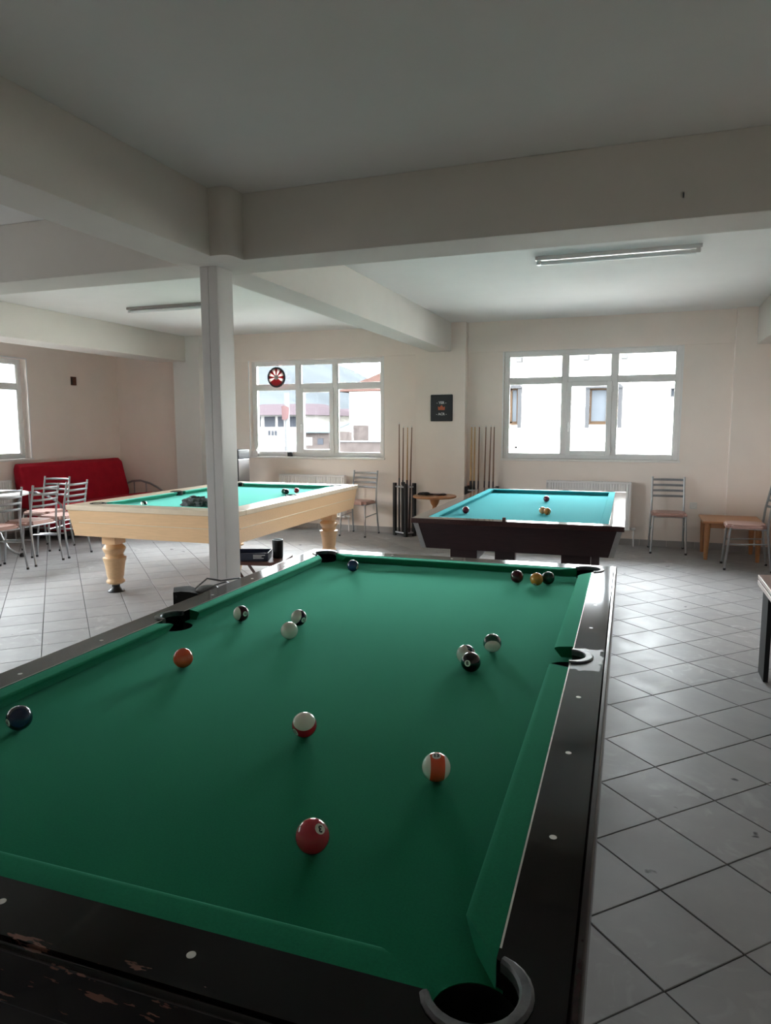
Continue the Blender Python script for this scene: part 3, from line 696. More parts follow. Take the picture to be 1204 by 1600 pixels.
for sx, sy in ((-1, -1), (1, -1), (1, 1), (-1, 1)):
    l = link('leg', lm, t2, (sx * 0.60, sy * 1.06, 0)); link('foot', fm, l)
def pocket2(x, y, r):
    mb = MB(); mb.lathe([(r, B2 - 0.001), (r + .006, Z2 + 0.003), (r - 0.008, Z2 + 0.006), (r - .012, B2 - .02), (r * .5, B2 - .025)], 20, (0, 0, 0)); mb.obj('pocket', M['leather'], t2, (x, y, 0))
for sx in (-1, 1):
    for sy in (-1, 1): pocket2(sx * 0.648, sy * 1.178, 0.066)
    pocket2(sx * 0.668, 0, 0.058)
z2 = B2 + R; G2 = 'balls on the cream table'
def ball2(x, y, *a, **k): return ball((x, y, z2), *a, **k)
ball2(-2.690, 4.575, 'dark green ball, farther of a touching pair on the cream table', 'green', G2)
ball2(-2.640, 4.535, 'black ball touching a dark green ball on the cream table', 'black', G2)
ball2(-2.605, 4.70, 'red ball beside the dark pair on the cream table', 'red', G2)
ball2(-3.30, 3.09, 'black and white ball lying alone near the front rail of the cream table', 'black', G2, pole=(0.3, 0.9, 0.3), band=0.45)
# crumpled grey cloth
b = bmesh.new(); bmesh.ops.create_icosphere(b, subdivisions=5, radius=1.0)
for v in b.verts:
    n = v.co.normalized(); k = 1 + 0.30 * pnoise(n * 2.3) + 0.14 * pnoise(n * 6 + Vector((3, 1, 2))) + 0.05 * pnoise(n * 15)
    v.co = Vector((n.x * 0.125 * k, n.y * 0.085 * k, max(-0.034, n.z * 0.062 * k)))
me = bpy.data.meshes.new('crumpled_cloth'); b.to_mesh(me); b.free(); me.materials.append(M['grey']); me.shade_smooth()
tag(link('crumpled_cloth', me, None, (-2.86, 3.24, B2 + 0.0345), (0, 0, 0.2)), 'crumpled dark grey fleece cloth lying on the cream table', 'cloth')

# ================================================================== TURQUOISE CAROM TABLE
t3 = thing('carom_table', 'pocketless billiard table with turquoise cloth and dark mahogany frame', 'billiard table', (-0.005, 4.245, 0), math.radians(0.9))
B3, Z3 = 0.785, 0.82; X3, Y3 = 0.752, 1.335; n3x, n3y, j3x, j3y = 0.588, 1.172, 0.648, 1.232
mb = MB(); mb.box(-j3x, j3x, -j3y, j3y, B3 - 0.03, B3); mb.obj('bed_cloth', M['turq'], t3)
for s in (-1, 1):
    mb = MB(); cushion(mb, -n3x, n3x, j3x - n3x, j3x - n3x, 'X', s, n3y, j3y, B3, Z3); mb.obj('cushion', M['turq'], t3)
    mb = MB(); cushion(mb, -n3y, n3y, j3y - n3y, j3y - n3y, 'Y', s, n3x, j3x, B3, Z3); mb.obj('cushion', M['turq'], t3)
    y0, y1 = sorted((s * j3y, s * Y3)); mb = MB(); mb.box(-X3, X3, y0, y1, 0.783, Z3 + .001, 0.003); mb.obj('rail', M['mahrail'], t3)
    x0, x1 = sorted((s * j3x, s * X3)); mb = MB(); mb.box(x0, x1, -j3y, j3y, 0.783, Z3 + .001, 0.003); mb.obj('rail', M['mahrail'], t3)
    q = [[(s * .735, -1.318, .783), (s * .735, 1.318, .783), (s * .685, 1.268, .592), (s * .685, -1.268, .592)], [(s * .705, -1.288, .783), (s * .705, 1.288, .783), (s * .655, 1.238, .592), (s * .655, -1.238, .592)]]
    mb = MB(); mb.loft(q); mb.obj('apron', M['mahog'], t3)
    q = [[(-.705, s * 1.318, .783), (.705, s * 1.318, .783), (.655, s * 1.268, .592), (-.655, s * 1.268, .592)], [(-.705, s * 1.288, .783), (.705, s * 1.288, .783), (.655, s * 1.238, .592), (-.655, s * 1.238, .592)]]
    mb = MB(); mb.loft(q); mb.obj('apron', M['mahog'], t3)
for sx in (-1, 1):
    for sy in (-1, 1):
        mb = MB()
        def cs(X, Y, z, w=0.036): return [(sx * X, sy * Y, z), (sx * (X - w), sy * Y, z), (sx * (X - w), sy * (Y - 0.004), z), (sx * (X - .004), sy * (Y - .004), z), (sx * (X - .004), sy * (Y - w), z), (sx * X, sy * (Y - w), z)]
        mb.loft([cs(.739, 1.322, .783), cs(.689, 1.272, .590)]); mb.obj('corner_strip', M['alu'], t3)
mb = MB(); mb.box(-0.66, 0.66, -1.24, 1.24, 0.585, 0.592); mb.obj('underside', M['mahog'], t3)
for sx in (-1, 1):
    for sy in (-1, 1):
        mb = MB(); mb.box(sx * 0.42 - 0.105, sx * 0.42 + 0.105, sy * 0.98 - 0.05, sy * 0.98 + 0.05, 0.03, 0.586, 0.004); l = mb.obj('leg', M['mahog'], t3)
        mb = MB(); mb.lathe([(.035, 0), (.035, .015), (.02, .03)], 14, (sx * .42, sy * .98, 0)); mb.obj('foot', M['black'], l)
    mb = MB(); mb.box(sx * 0.42 - 0.03, sx * 0.42 + 0.03, -0.93, 0.93, 0.40, 0.50, 0.004); mb.obj('stretcher', M['mahog'], t3)
mb = MB(); mb.box(-0.39, 0.39, -0.04, 0.04, 0.41, 0.49, 0.004); mb.obj('stretcher', M['mahog'], t3)
z3 = B3 + R; G3 = 'balls on the turquoise table'
ball((-0.478, 3.56, z3), 'wine-red ball near the left cushion of the turquoise table', 'wine', G3)
ball((0.036, 4.65, z3), 'dark wine ball farthest back on the turquoise table', 'wine', G3)
ball((0.118, 3.735, z3), 'tan ball, farther of the touching pair on the turquoise table', 'tan', G3)
ball((0.163, 3.680, z3), 'amber ball, nearer of the touching pair on the turquoise table', 'amber', G3)
mb = MB(); mb.box(-0.011, 0.011, -0.011, 0.011, 0, 0.022, 0.002); o = mb.obj('chalk_cube', M['chalk'], None, (-0.055, 2.965, Z3 + .001))
tag(o, 'brown chalk cube standing on the front rail of the turquoise table', 'chalk')

# ================================================================== TUBULAR CHAIRS
def chair_meshes():
    m = {}
    for s in (-1, 1):
        mb = MB(); mb.tube([(s * .198, .235, 0), (s * .192, .205, .20), (s * .186, .182, .40), (s * .183, .18, .47), (s * .181, .195, .62), (s * .180, .222, .76), (s * .180, .245, .875)], .0115, 10)
        m['rear_leg', s] = mb.mesh('rear_leg', M['chrome'])
        mb = MB(); mb.tube([(s * .192, -.20, 0), (s * .176, -.165, .42), (s * .174, -.155, .437)], .0115, 10)
        m['front_leg', s] = mb.mesh('front_leg', M['chrome'])
        mb = MB(); mb.tube([(s * .184, -.178, .27), (s * .190, .195, .29)], .007, 8); m['stretcher', s] = mb.mesh('stretcher', M['chrome'])
    mb = MB(); mb.tube([(-.182, -.158, .434), (.182, -.158, .434), (.182, .18, .434), (-.182, .18, .434), (-.182, -.158, .434)], .009, 8); m['seat_frame'] = mb.mesh('seat_frame', M['chrome'])
    b = bmesh.new(); bmesh.ops.create_cube(b, size=1, matrix=Matrix.Translation((0, -.01, .458)) @ Matrix.Diagonal((.385, .385, .038, 1)))
    bmesh.ops.bevel(b, geom=[e for e in b.edges if abs(e.verts[0].co.z - e.verts[1].co.z) > .01], offset=.05, segments=5, affect='EDGES')
    bmesh.ops.bevel(b, geom=[e for e in b.edges if e.verts[0].co.z > .46 and e.verts[1].co.z > .46], offset=.014, segments=3, affect='EDGES')
    mb = MB(); mb.merge(b); m['seat'] = mb.mesh('seat', M['seat'])
    for i, z in enumerate((.645, .710, .775, .840)):
        yy = .20 + (z - .62) * .19
        mb = MB(); mb.tube([(-.180, yy, z), (-.12, yy + .022, z), (-.05, yy + .033, z), (.05, yy + .033, z), (.12, yy + .022, z), (.180, yy, z)], .013, 8, flat=(.45, 1.0)); m['slat', i] = mb.mesh('slat', M['slat'])
    mb = MB(); mb.lathe([(.0135, 0), (.0135, .022)], 10); m['foot'] = mb.mesh('foot', M['black'])
    return m
CM = chair_meshes()
GC = 'tubular chairs with pink seats'
def make_chair(loc, rz, label):
    t = thing('tubular_chair', label, 'chair', loc, rz, GC)
    for s in (-1, 1):
        l = link('rear_leg', CM['rear_leg', s], t); link('foot', CM['foot'], l, (s * .198, .235, 0))
        l = link('front_leg', CM['front_leg', s], t); link('foot', CM['foot'], l, (s * .192, -.20, 0))
        link('stretcher', CM['stretcher', s], t)
    link('seat_frame', CM['seat_frame'], t); link('seat', CM['seat'], t)
    for i in range(4): link('slat', CM['slat', i], t)
    return t
ch0 = make_chair((-2.77, 6.865, 0), math.radians(-4), 'chrome chair with pink seat beside the cue rack, facing the room')
dup(ch0, (1.19, 6.875, 0), math.radians(2), 'chrome chair with pink seat against the back wall beside the low beech table')
dup(ch0, (1.92, 6.10, 0), math.radians(-91), 'chrome chair seen side-on in front of the low beech table')
A = math.radians(-90 + 2)
dup(ch0, (-5.44, 3.36, 0), A - math.radians(8), 'chrome chair drawn up to the round white table, cut off by the picture edge')
dup(ch0, (-5.46, 3.86, 0), A + math.radians(0), 'chrome chair at the round white table, second from the picture edge')
dup(ch0, (-5.50, 4.34, 0), A + math.radians(4), 'chrome chair between the round white table and the cream pool table')
dup(ch0, (-6.02, 4.62, 0), math.radians(6), 'chrome chair on the sofa side of the round white table, bright back rails')

# round table with bent tube legs
rt = thing('round_table', 'round white-topped table with bent tube legs among the chairs', 'table', (-6.12, 3.80, 0))
mb = MB(); mb.lathe([(.48, .722), (.50, .728), (.50, .744), (.495, .75)], 48); mb.obj('tabletop', M['tabwhite'], rt)
mb = MB(); mb.lathe([(.035, .16), (.035, .70), (.12, .705), (.12, .722)], 20); mb.obj('column', M['chrome'], rt)
for k in range(4):
    a = PI / 4 + k * PI / 2; c, s = math.cos(a), math.sin(a)
    pts = [(.03, .44), (.10, .42), (.16, .34), (.20, .22), (.25, .11), (.32, .05), (.39, .03)]
    mb = MB(); mb.tube([(c * r, s * r, z) for r, z in pts], .014, 10); l = mb.obj('leg', M['chrome'], rt)
    mb = MB(); mb.lathe([(.024, 0), (.026, .02), (.018, .045)], 14, (c * .385, s * .385, 0)); mb.obj('foot', M['black'], l)

# ================================================================== RED SOFA
sf = thing('sofa', 'long crimson fold-out sofa with curved chrome arms along the left wall', 'sofa', (XL, 6.07, 0))
LS = 1.0
def padded(mb, prof, y0, y1, r=0.05, n=5):
    """rounded-end extrusion of a closed x-z profile along y"""
    cx = sum(p[0] for p in prof) / len(prof); cz = sum(p[1] for p in prof) / len(prof); secs = []
    for e in range(n + 1):
        t = math.sin(PI / 2 * e / n); k = 1 - r * (1 - t) / 0.12; secs.append([(cx + (x - cx) * k, y0 + r * (1 - math.cos(PI / 2 * e / n)), cz + (z - cz) * k) for x, z in prof])
    for e in range(1, 9):
        y = y0 + r + (y1 - y0 - 2 * r) * e / 9
        secs.append([(x + .004 * pnoise(Vector((x * 5, y * 3, z * 5))), y, z + .006 * pnoise(Vector((x * 4 + 7, y * 2.5, z * 4)))) for x, z in prof])
    for e in range(n, -1, -1):
        t = math.sin(PI / 2 * e / n); k = 1 - r * (1 - t) / 0.12; secs.append([(cx + (x - cx) * k, y1 - r * (1 - math.cos(PI / 2 * e / n)), cz + (z - cz) * k) for x, z in prof])
    mb.loft(secs)
mb = MB(); padded(mb, [(.10, .40), (.27, .40), (.28, .45), (.20, .75), (.15, .96), (.10, 1.0), (.05, 1.0), (.03, .95), (.05, .7)], -LS, LS); mb.obj('backrest', M['red'], sf)
mb = MB(); padded(mb, [(.20, .14), (.80, .12), (.83, .15), (.85, .30), (.87, .42), (.84, .465), (.72, .478), (.30, .435), (.20, .42)], -LS, LS); mb.obj('seat', M['red'], sf)
mb = MB(); mb.box(.22, .80, -LS + .05, LS - .05, .05, .13, .01); mb.obj('base', M['redk'], sf)
for sx in (.28, .74):
    for sy in (-.85, .85):
        mb = MB(); mb.lathe([(.022, 0), (.025, .10)], 12, (sx, sy, 0)); mb.obj('leg', M['black'], sf)
for s in (-1, 1):
    y = s * (LS + .03)
    mb = MB(); mb.tube([(.13, y, .20), (.14, y, .50), (.19, y, .59), (.30, y, .63), (.46, y, .64), (.64, y, .60), (.78, y, .54), (.86, y, .49), (.87, y, .20), (.72, y, .17), (.25, y, .17), (.13, y, .20)], .016, 10)
    ar = mb.obj('armrest', M['chrome'], sf)
    for xx, zt_ in ((.33, .632), (.56, .618)):
        mb = MB(); mb.tube([(xx, y, .17), (xx, y, zt_)], .009, 8); mb.obj('arm_rod', M['chrome'], ar)

# ================================================================== RADIATORS
def radiator(label, loc, rz, Lh, hh=0.60, z0=0.20):
    r = thing('radiator', label, 'radiator', loc, rz)       # local x along, y towards the wall is +
    mb = MB(); n = int(Lh / 0.032)
    prof = []
    for i in range(n):
        x = -Lh / 2 + .01 + i * (Lh - .02) / n; w = (Lh - .02) / n
        prof += [(x, 0.0), (x + w * .30, 0.0), (x + w * .42, .007), (x + w * .88, .007)]
    prof.append((Lh / 2 - .01, 0.0))
    P = [(a, b) for a, b in prof] + [(Lh / 2 - .01, .014), (-Lh / 2 + .01, .014)]
    mb.prism(P, z0 + .02, z0 + hh - .025); mb.obj('front_panel', M['rad'], r, ang=0.3)
    mb = MB(); mb.box(-Lh / 2, Lh / 2, .0, .012, z0, z0 + .02, .003); mb.box(-Lh / 2, Lh / 2, .0, .012, z0 + hh - .025, z0 + hh - .002, .003); mb.obj('panel_edge', M['rad'], r)
    mb = MB(); mb.box(-Lh / 2 + .01, Lh / 2 - .01, .062, .076, z0, z0 + hh - .01); mb.obj('rear_panel', M['rad'], r)
    for s in (-1, 1):
        mb = MB(); a, b = sorted((s * (Lh / 2 - .004), s * (Lh / 2 + .004))); mb.box(a, b, -.002, .08, z0, z0 + hh, .002); mb.obj('side_cover', M['rad'], r)
    mb = MB()
    k = 26
    for i in range(k):
        x = -Lh / 2 + .01 + i * (Lh - .02) / k; mb.box(x, x + (Lh - .02) / k * .55, .012, .066, z0 + hh - .006, z0 + hh)
    mb.box(-Lh / 2, Lh / 2, .004, .014, z0 + hh - .006, z0 + hh); mb.box(-Lh / 2, Lh / 2, .064, .078, z0 + hh - .006, z0 + hh); mb.obj('top_grille', M['rad'], r)
    mb = MB(); mb.lathe([(.014, 0), (.018, .01), (.018, .05), (.012, .06)], 12, (Lh / 2 + .01, .04, z0 + .02), 'X'); mb.tube([(Lh / 2 + .045, .04, z0 + .03), (Lh / 2 + .05, .04, 0.02), (Lh / 2 + .05, .04, 0.0)], .009, 8); mb.obj('valve_pipe', M['rad'], r)
    mb = MB(); mb.box(-Lh / 3 - .015, -Lh / 3 + .015, .074, .139, z0 + .1, z0 + hh - .1); mb.box(Lh / 3 - .015, Lh / 3 + .015, .074, .139, z0 + .1, z0 + hh - .1); mb.obj('bracket', M['rad'], r)
    return r
radiator('white panel radiator under the window behind the turquoise table', (0.25, YB - .14, 0), 0, 1.02)
radiator('white panel radiator under the window behind the cream pool table', (-3.58, YB - .14, 0), 0, 1.03)
radiator('white panel radiator under the left window, partly behind the round table', (XL + .14, 4.40, 0), PI / 2, 1.1)
radiator('white panel radiator at the picture edge behind the side-on chair', (XR - .14, 5.25, 0), -PI / 2, 1.2)

# ================================================================== CUES AND RACKS
def rack(label, loc, rz, w, d, hz):
    r = thing('cue_rack', label, 'cue rack', loc, rz)
    for sx in (-1, 1):
        for sy in (-1, 1):
            mb = MB(); mb.box(sx * w - .021, sx * w + .021, sy * d - .021, sy * d + .021, 0, hz, .003); mb.obj('post', M['black'], r)
    for s in (-1, 1):
        mb = MB(); mb.tube([(-w, s * d, hz - .05), (w, s * d, hz - .05)], .011, 8); mb.obj('top_rail', M['alu'], r)
        mb = MB(); mb.tube([(-w, s * d, .05), (w, s * d, .05)], .011, 8); mb.obj('bottom_rail', M['alu'], r)
        mb = MB(); mb.tube([(s * w, -d, hz - .05), (s * w, d, hz - .05)], .011, 8); mb.obj('top_rail', M['alu'], r)
        mb = MB(); mb.tube([(s * w, -d, .05), (s * w, d, .05)], .011, 8); mb.obj('bottom_rail', M['alu'], r)
    mb = MB(); mb.box(-w, w, -d, d, .02, .038, .002); mb.obj('base_board', M['black'], r)
    return r
def cue(x, y, z0, tipdx, tipdy, Lc, butt, shaft, label, group, thick=1.0):
    t = thing('cue', label, 'cue', (x, y, z0), 0, group)
    tip = Vector((tipdx, tipdy, Lc)); at = lambda f: tuple(tip * f)
    mb = MB(); mb.tube([at(0), at(.25), at(.50)], [.0145 * thick, .0135 * thick, .011 * thick], 10); mb.obj('butt', M[butt], t)
    mb = MB(); mb.tube([at(.18), at(.34)], [.0143 * thick, .0131 * thick], 10); mb.obj('wrap', M['cueblack'], t)
    mb = MB(); mb.tube([at(.50), at(.75), at(.985)], [.0108 * thick, .0085 * thick, .0062 * thick], 10); mb.obj('shaft', M[shaft], t)
    mb = MB(); mb.tube([at(.985), at(.996)], .0063 * thick, 10); mb.obj('ferrule', M['white'], t)
    mb = MB(); mb.tube([at(.996), at(1)], .0058 * thick, 10); mb.obj('tip', M['print'], t)
rack('black posted cue rack with metal rails beside the pink-seated chair', (-2.150, 7.005, 0), math.radians(-31), .115, .075, .725)
GQ = 'cues in the rack beside the wall plaque'
for x, y, dx, dy, L_, bt, shf, lb in ((-2.222, 6.995, -.01, .03, 1.50, 'cueblack', 'cuemid', 'dark slim cue, first from the window side in the free rack'),
                                   (-2.165, 6.965, -.005, .05, 1.45, 'cueblack', 'cuemid', 'dark cue, second from the window side in the free rack'),
                                   (-2.120, 7.02, 0, .03, 1.44, 'cuedark', 'cuemid', 'brown-shafted cue in the middle of the free rack'),
                                   (-2.110, 6.955, .005, .05, 1.455, 'cuedark', 'cueash', 'pale maple cue in the middle of the free rack'),
                                   (-2.078, 6.990, .02, .05, 1.455, 'cuedark', 'cuemid', 'cue with a reddish butt nearest the round side table')):
    cue(x, y, .0395, dx, dy, L_, bt, shf, lb, GQ)
rack('black cue rack half hidden behind the turquoise table', (-1.10, 7.075, 0), 0, .19, .075, .70)
GQ = 'cues in the rack behind the turquoise table'
for i, (x, dx, th, bt, shf, lb) in enumerate(((-1.252, .0, 1.4, 'cueblack', 'cueash', 'thick pale cue nearest the column in the hidden rack'),
                                       (-1.205, -.006, 1.2, 'cueblack', 'cueash', 'thick pale cue second from the column in the hidden rack'),
                                       (-1.150, .0, 1, 'cuedark', 'cuemid', 'thin brown cue third from the column in the hidden rack'),
                                       (-1.075, .01, 1, 'cuedark', 'cuemid', 'thin brown cue fourth from the column in the hidden rack'),
                                       (-1.015, .02, 1, 'cuedark', 'cuemid', 'thin brown cue fifth from the column in the hidden rack'),
                                       (-.955, .0, 1, 'cuedark', 'cuemid', 'thin brown cue nearest the window in the hidden rack'))):
    cue(x, 7.06 + .012 * (i % 2), .0395, dx, .05, 1.46, bt, shf, lb, GQ, th)

# ================================================================== SMALL FURNITURE
rs = thing('side_table', 'small round beech pedestal table between cue rack and turquoise table', 'table', (-1.58, 6.50, 0))
mb = MB(); mb.lathe([(.255, .590), (.272, .596), (.275, .606), (.275, .615), (.268, .62)], 44); mb.obj('tabletop', M['oak'], rs)
mb = MB(); mb.lathe([(.05, .05), (.045, .08), (.03, .14), (.042, .28), (.048, .34), (.03, .44), (.026, .48), (.05, .52), (.062, .56), (.09, .59)], 24); mb.obj('column', M['oak'], rs)
for k in range(3):
    a = k * 2 * PI / 3 + .4; c, s = math.cos(a), math.sin(a)
    mb = MB(); mb.tube([(c * .03, s * .03, .13), (c * .12, s * .12, .09), (c * .20, s * .20, .04), (c * .24, s * .24, .022)], [.026, .024, .022, .02], 10); mb.obj('leg', M['oak'], rs)
mb = MB(); mb.sphere((0, 0, 0), .05, 18, 10, (1.0, .7, .42)); mb.tube([(-.03, 0, .0), (-.09, .01, -.004), (-.12, .03, -.012)], [.02, .016, .01], 8); o = mb.obj('glasses_case', M['black'], None, (-1.68, 6.47, .642))
tag(o, 'small black glasses case on the round beech table', 'case')
gl = thing('work_glove', 'dark red-brown glove lying flat on the round beech table', 'glove', (-1.55, 6.52, .632))
mb = MB(); mb.sphere((0, 0, 0), .055, 18, 10, (1.1, .75, .2)); mb.tube([(-.05, 0, 0), (-.12, .0, 0)], [.026, .030], 10, flat=(1, .4)); mb.obj('palm', M['cuedark'], gl)
for i, a in enumerate((-.5, -.2, .1, .4)):
    mb = MB(); mb.tube([(.04, -.03 + i * .02, 0), (.075, -.04 + i * .027, .002), (.10 + .008 * (i % 2), -.048 + i * .032, -.003)], [.0105, .010, .007], 8); mb.obj('finger', M['cuedark'], gl)
mb = MB(); mb.tube([(0, -.03, 0), (.02, -.06, .0), (.045, -.075, -.003)], [.012, .010, .008], 8); mb.obj('thumb', M['cuedark'], gl)

lt = thing('coffee_table', 'low orange beech coffee table against the back column', 'table', (1.84, 6.73, 0))
mb = MB(); mb.box(-.31, .31, -.32, .32, .415, .44, .006); mb.obj('tabletop', M['oak'], lt)
mb = MB(); mb.box(-.25, .25, -.262, -.244, .36, .415, .002); mb.box(-.25, .25, .244, .262, .36, .415, .002); mb.box(-.262, -.244, -.25, .25, .36, .415, .002); mb.box(.244, .262, -.25, .25, .36, .415, .002); mb.obj('apron', M['oak'], lt)
for sx in (-1, 1):
    for sy in (-1, 1):
        mb = MB(); mb.tube([(sx * .255, sy * .255, .415), (sx * .257, sy * .257, .25), (sx * .26, sy * .26, 0)], [.034, .031, .020], 14); mb.obj('leg', M['oak'], lt)

bn = thing('low_table', 'low brown table with pale double edging and slab legs at the picture edge', 'table', (1.84, 2.10, 0))
mb = MB(); mb.box(-.285, .40, -.60, .57, .575, .60, .002); mb.obj('tabletop', M['benchtop'], bn)
for z0, z1 in ((.576, .599), (.540, .566)):
    for a in ((-.291, -.2855, -.60, .576), (-.291, .40, .5705, .576)):
        mb = MB(); mb.box(a[0], a[1], a[2], a[3], z0, z1, .001, 1); mb.obj('edging', M['edge'], bn)
mb = MB(); mb.box(-.285, .40, -.60, .57, .540, .566); mb.obj('lower_shelf', M['apron'], bn)
mb = MB(); mb.box(-.27, .38, -.59, .56, .566, .575); mb.obj('spacer', M['apron'], bn)
for y in (.50, -.54):
    mb = MB(); mb.box(-.262, -.235, y - .14 if y > 0 else y, y + .05 if y > 0 else y + .19, 0, .54, .002); mb.obj('slab_leg', M['leather'], bn)
    mb = MB(); mb.box(.33, .36, y - .14 if y > 0 else y, y + .05 if y > 0 else y + .19, 0, .54, .002); mb.obj('slab_leg', M['leather'], bn)

# stool with box and cup beyond the near table
def stool(label, loc, rz, hgt=.54, w=.20):
    s_ = thing('folding_stool', label, 'stool', loc, rz)
    mb = MB(); mb.box(-w, w, -w * .8, w * .8, hgt - .025, hgt, .004); mb.obj('seat', M['brown'], s_)
    for y in (-w * .62, w * .62):
        k = 1 if y > 0 else .92
        mb = MB(); mb.tube([(-w * .85 * k, y, hgt - .026), (w * .95 * k, y + .001, 0.0)], .019, 4, flat=(1.2, .6)); mb.obj('leg', M['brown'], s_)
        y2 = y * .80
        mb = MB(); mb.tube([(w * .85 * k, y2, hgt - .026), (-w * .95 * k, y2, 0.0)], .019, 4, flat=(1.2, .6)); mb.obj('leg', M['brown'], s_)
    return s_
stool('dark red-brown folding stool with crossed legs, carrying a navy box', (-1.74, 2.42, 0), math.radians(12))
bx = thing('card_box', 'shallow navy cardboard tray with white print on the folding stool', 'box', (-1.785, 2.37, .541), math.radians(20))
mb = MB(); mb.box(-.135, .135, -.09, .09, 0, .006); mb.obj('bottom', M['navy'], bx)
for a in ((-.135, .135, -.092, -.088), (-.135, .135, .088, .092), (-.137, -.133, -.09, .09), (.133, .137, -.09, .09)):
    mb = MB(); mb.box(*a, 0, .058); mb.obj('side', M['navy'], bx)
for i, wd in enumerate((.085, .06, .075)):
    mb = MB(); mb.box(.03, .03 + wd, -.0935, -.0921, .040 - i * .011, .045 - i * .011); mb.obj('print', M['print'], bx)
mb = MB(); mb.lathe([(.034, .0), (.038, .004), (.040, .13), (.040, .135), (.036, .135), (.033, .02), (.001, .015)], 28); o = mb.obj('cup', M['black'], None, (-1.625, 2.475, .541))
tag(o, 'plain black cup standing behind the navy tray on the folding stool', 'cup')
# stool with black bag close to the post
stool('dark folding stool beside the white post, mostly hidden by a black bag', (-1.50, 1.36, 0), math.radians(35), .44, .17)
bg = thing('shoulder_bag', 'black shoulder bag with looped straps lying beside the white post', 'bag', (-1.50, 1.36, .441), math.radians(35))
b = bmesh.new(); bmesh.ops.create_cube(b, size=1); bmesh.ops.subdivide_edges(b, edges=b.edges[:], cuts=7, use_grid_fill=True)
for v in b.verts:
    x, y, z = v.co; k = 1 - .25 * (abs(x) * 2) ** 4 * 0
    hgt = .13 if x < -.2 else (.13 - .07 * min(1, (x + .2) / .35))
    v.co = Vector((x * .34, y * .20 * (1 - .25 * (z + .5)), (z + .5) * hgt + (z > 0) * .008 * pnoise(Vector((x * 5, y * 5, 0)))))
mb = MB(); mb.merge(b); mb.obj('body', M['leather'], bg)
mb = MB(); mb.tube([(-.02, -.03, .10), (.05, -.05, .15), (.12, -.03, .165), (.16, .02, .14), (.15, .06, .07)], .010, 6, flat=(1.6, .35)); mb.obj('strap', M['black'], bg)
mb = MB(); mb.tube([(-.06, .05, .11), (.02, .07, .17), (.10, .05, .155), (.20, .03, .17), (.27, .0, .15)], .010, 6, flat=(1.6, .35)); mb.obj('strap', M['black'], bg)
mb = MB(); mb.sphere((.02, 0, .115), .07, 20, 12, (1, .55, .45)); mb.obj('visor', mat('grey_glossy_visor', (.22, .22, .225), .12, var=.1), bg)

# tall silver dispenser by the left back window
dp = thing('water_dispenser', 'tall silver dispenser with a dark top, half hidden by the white post', 'dispenser', (-4.62, 6.72, 0), 0)
mb = MB(); mb.box(-.15, .15, -.15, .15, .03, 1.03, .01); mb.obj('body', M['alu'], dp)
mb = MB(); mb.box(-.155, .155, -.155, .155, 1.03, 1.165, .012); mb.obj('top_cap', M['slate'], dp)
mb = MB(); mb.box(.132, .152, -.156, -.150, .10, 1.03); mb.obj('edge_strip', M['black'], dp)
mb = MB(); mb.box(-.09, .09, -.162, -.15, .70, .92, .004); mb.obj('tap_panel', M['slate'], dp)
for sx in (-1, 1):
    mb = MB(); mb.lathe([(.02, 0), (.02, .03)], 10, (sx * .11, -.11, 0)); mb.lathe([(.02, 0), (.02, .03)], 10, (sx * .11, .11, 0)); mb.obj('foot', M['black'], dp)

# window-sill things, plaque, dartboard, wall fittings
mb = MB(); mb.box(-.035, .035, -.02, .02, 0, .07, .004); mb.box(-.02, .035, -.024, -.018, -.0, .055, .002); o = mb.obj('tea_tin', M['slate'], None, (-4.00, YB + .03, WL[2] + .001), (0, 0, .2))
tag(o, 'small charcoal tin standing on the sill under the dartboard', 'tin')
mb = MB(); mb.box(-.045, .045, -.03, .03, 0, .075, .008); mb.lathe([(.014, .075), (.014, .095), (.008, .10)], 12, (.01, 0, 0)); o = mb.obj('soap_bottle', M['sill'], None, (-4.57, YB + .02, WL[2] + .001))
tag(o, 'pale squat bottle at the sill end above the silver dispenser', 'bottle')

pq = thing('wall_plaque', 'dark rectangular wall plaque with an orange crown and white letters', 'sign', (-1.652, YB - .131, 1.728))
mb = MB(); mb.box(-.15, .15, -.012, 0, -.175, .175, .01, 3); mb.obj('board', M['slate'], pq)
mb = MB(); mb.prism([(-.045, -.026), (.045, -.026), (.048, .022), (.024, .008), (.012, .030), (0, .038), (-.012, .030), (-.024, .008), (-.048, .022)], 0, .002); mb.obj('emblem', M['orange'], pq, (0, -.0125, 0), (PI / 2, 0, 0))
for body, z in (('- YER -', .068), ('- ACR -', -.080)):
    me = text_mesh(body, .046, 'lettering', .0006, .0012); me.materials.clear(); me.materials.append(M['print']); link('lettering', me, pq, (0, -.0132, z), (PI / 2, 0, 0))

db = thing('dartboard', 'round red and white dartboard hanging in front of the window', 'dartboard', (-4.17, YB - .02, 2.198))
mb = MB(); mb.lathe([(.122, -.012), (.142, -.012), (.148, 0), (.142, .012), (.10, .012), (.10, .004), (.122, .004), (.122, -.012)], 40, axis='Y', cap=False); mb.obj('rim', M['slate'], db)
for k in range(16):
    a0, a1 = k * PI / 8 + .19, (k + 1) * PI / 8 + .19
    P = [(0.035 * math.cos(a0), 0.035 * math.sin(a0))] + arc(0, 0, .122, a0, a1, 3) + [(0.035 * math.cos(a1), 0.035 * math.sin(a1))]
    mb = MB(); mb.prism(P, 0.001, .008 if k % 2 else .009); mb.obj('segment', M['dred'] if k % 2 or k in (10, 12) else M['dwhite'], db, rot=(PI / 2, 0, 0))
mb = MB(); mb.lathe([(.036, 0), (.036, .010), (.03, .012)], 24); mb.obj('bullseye', M['dgrey'], db, rot=(PI / 2, 0, 0))
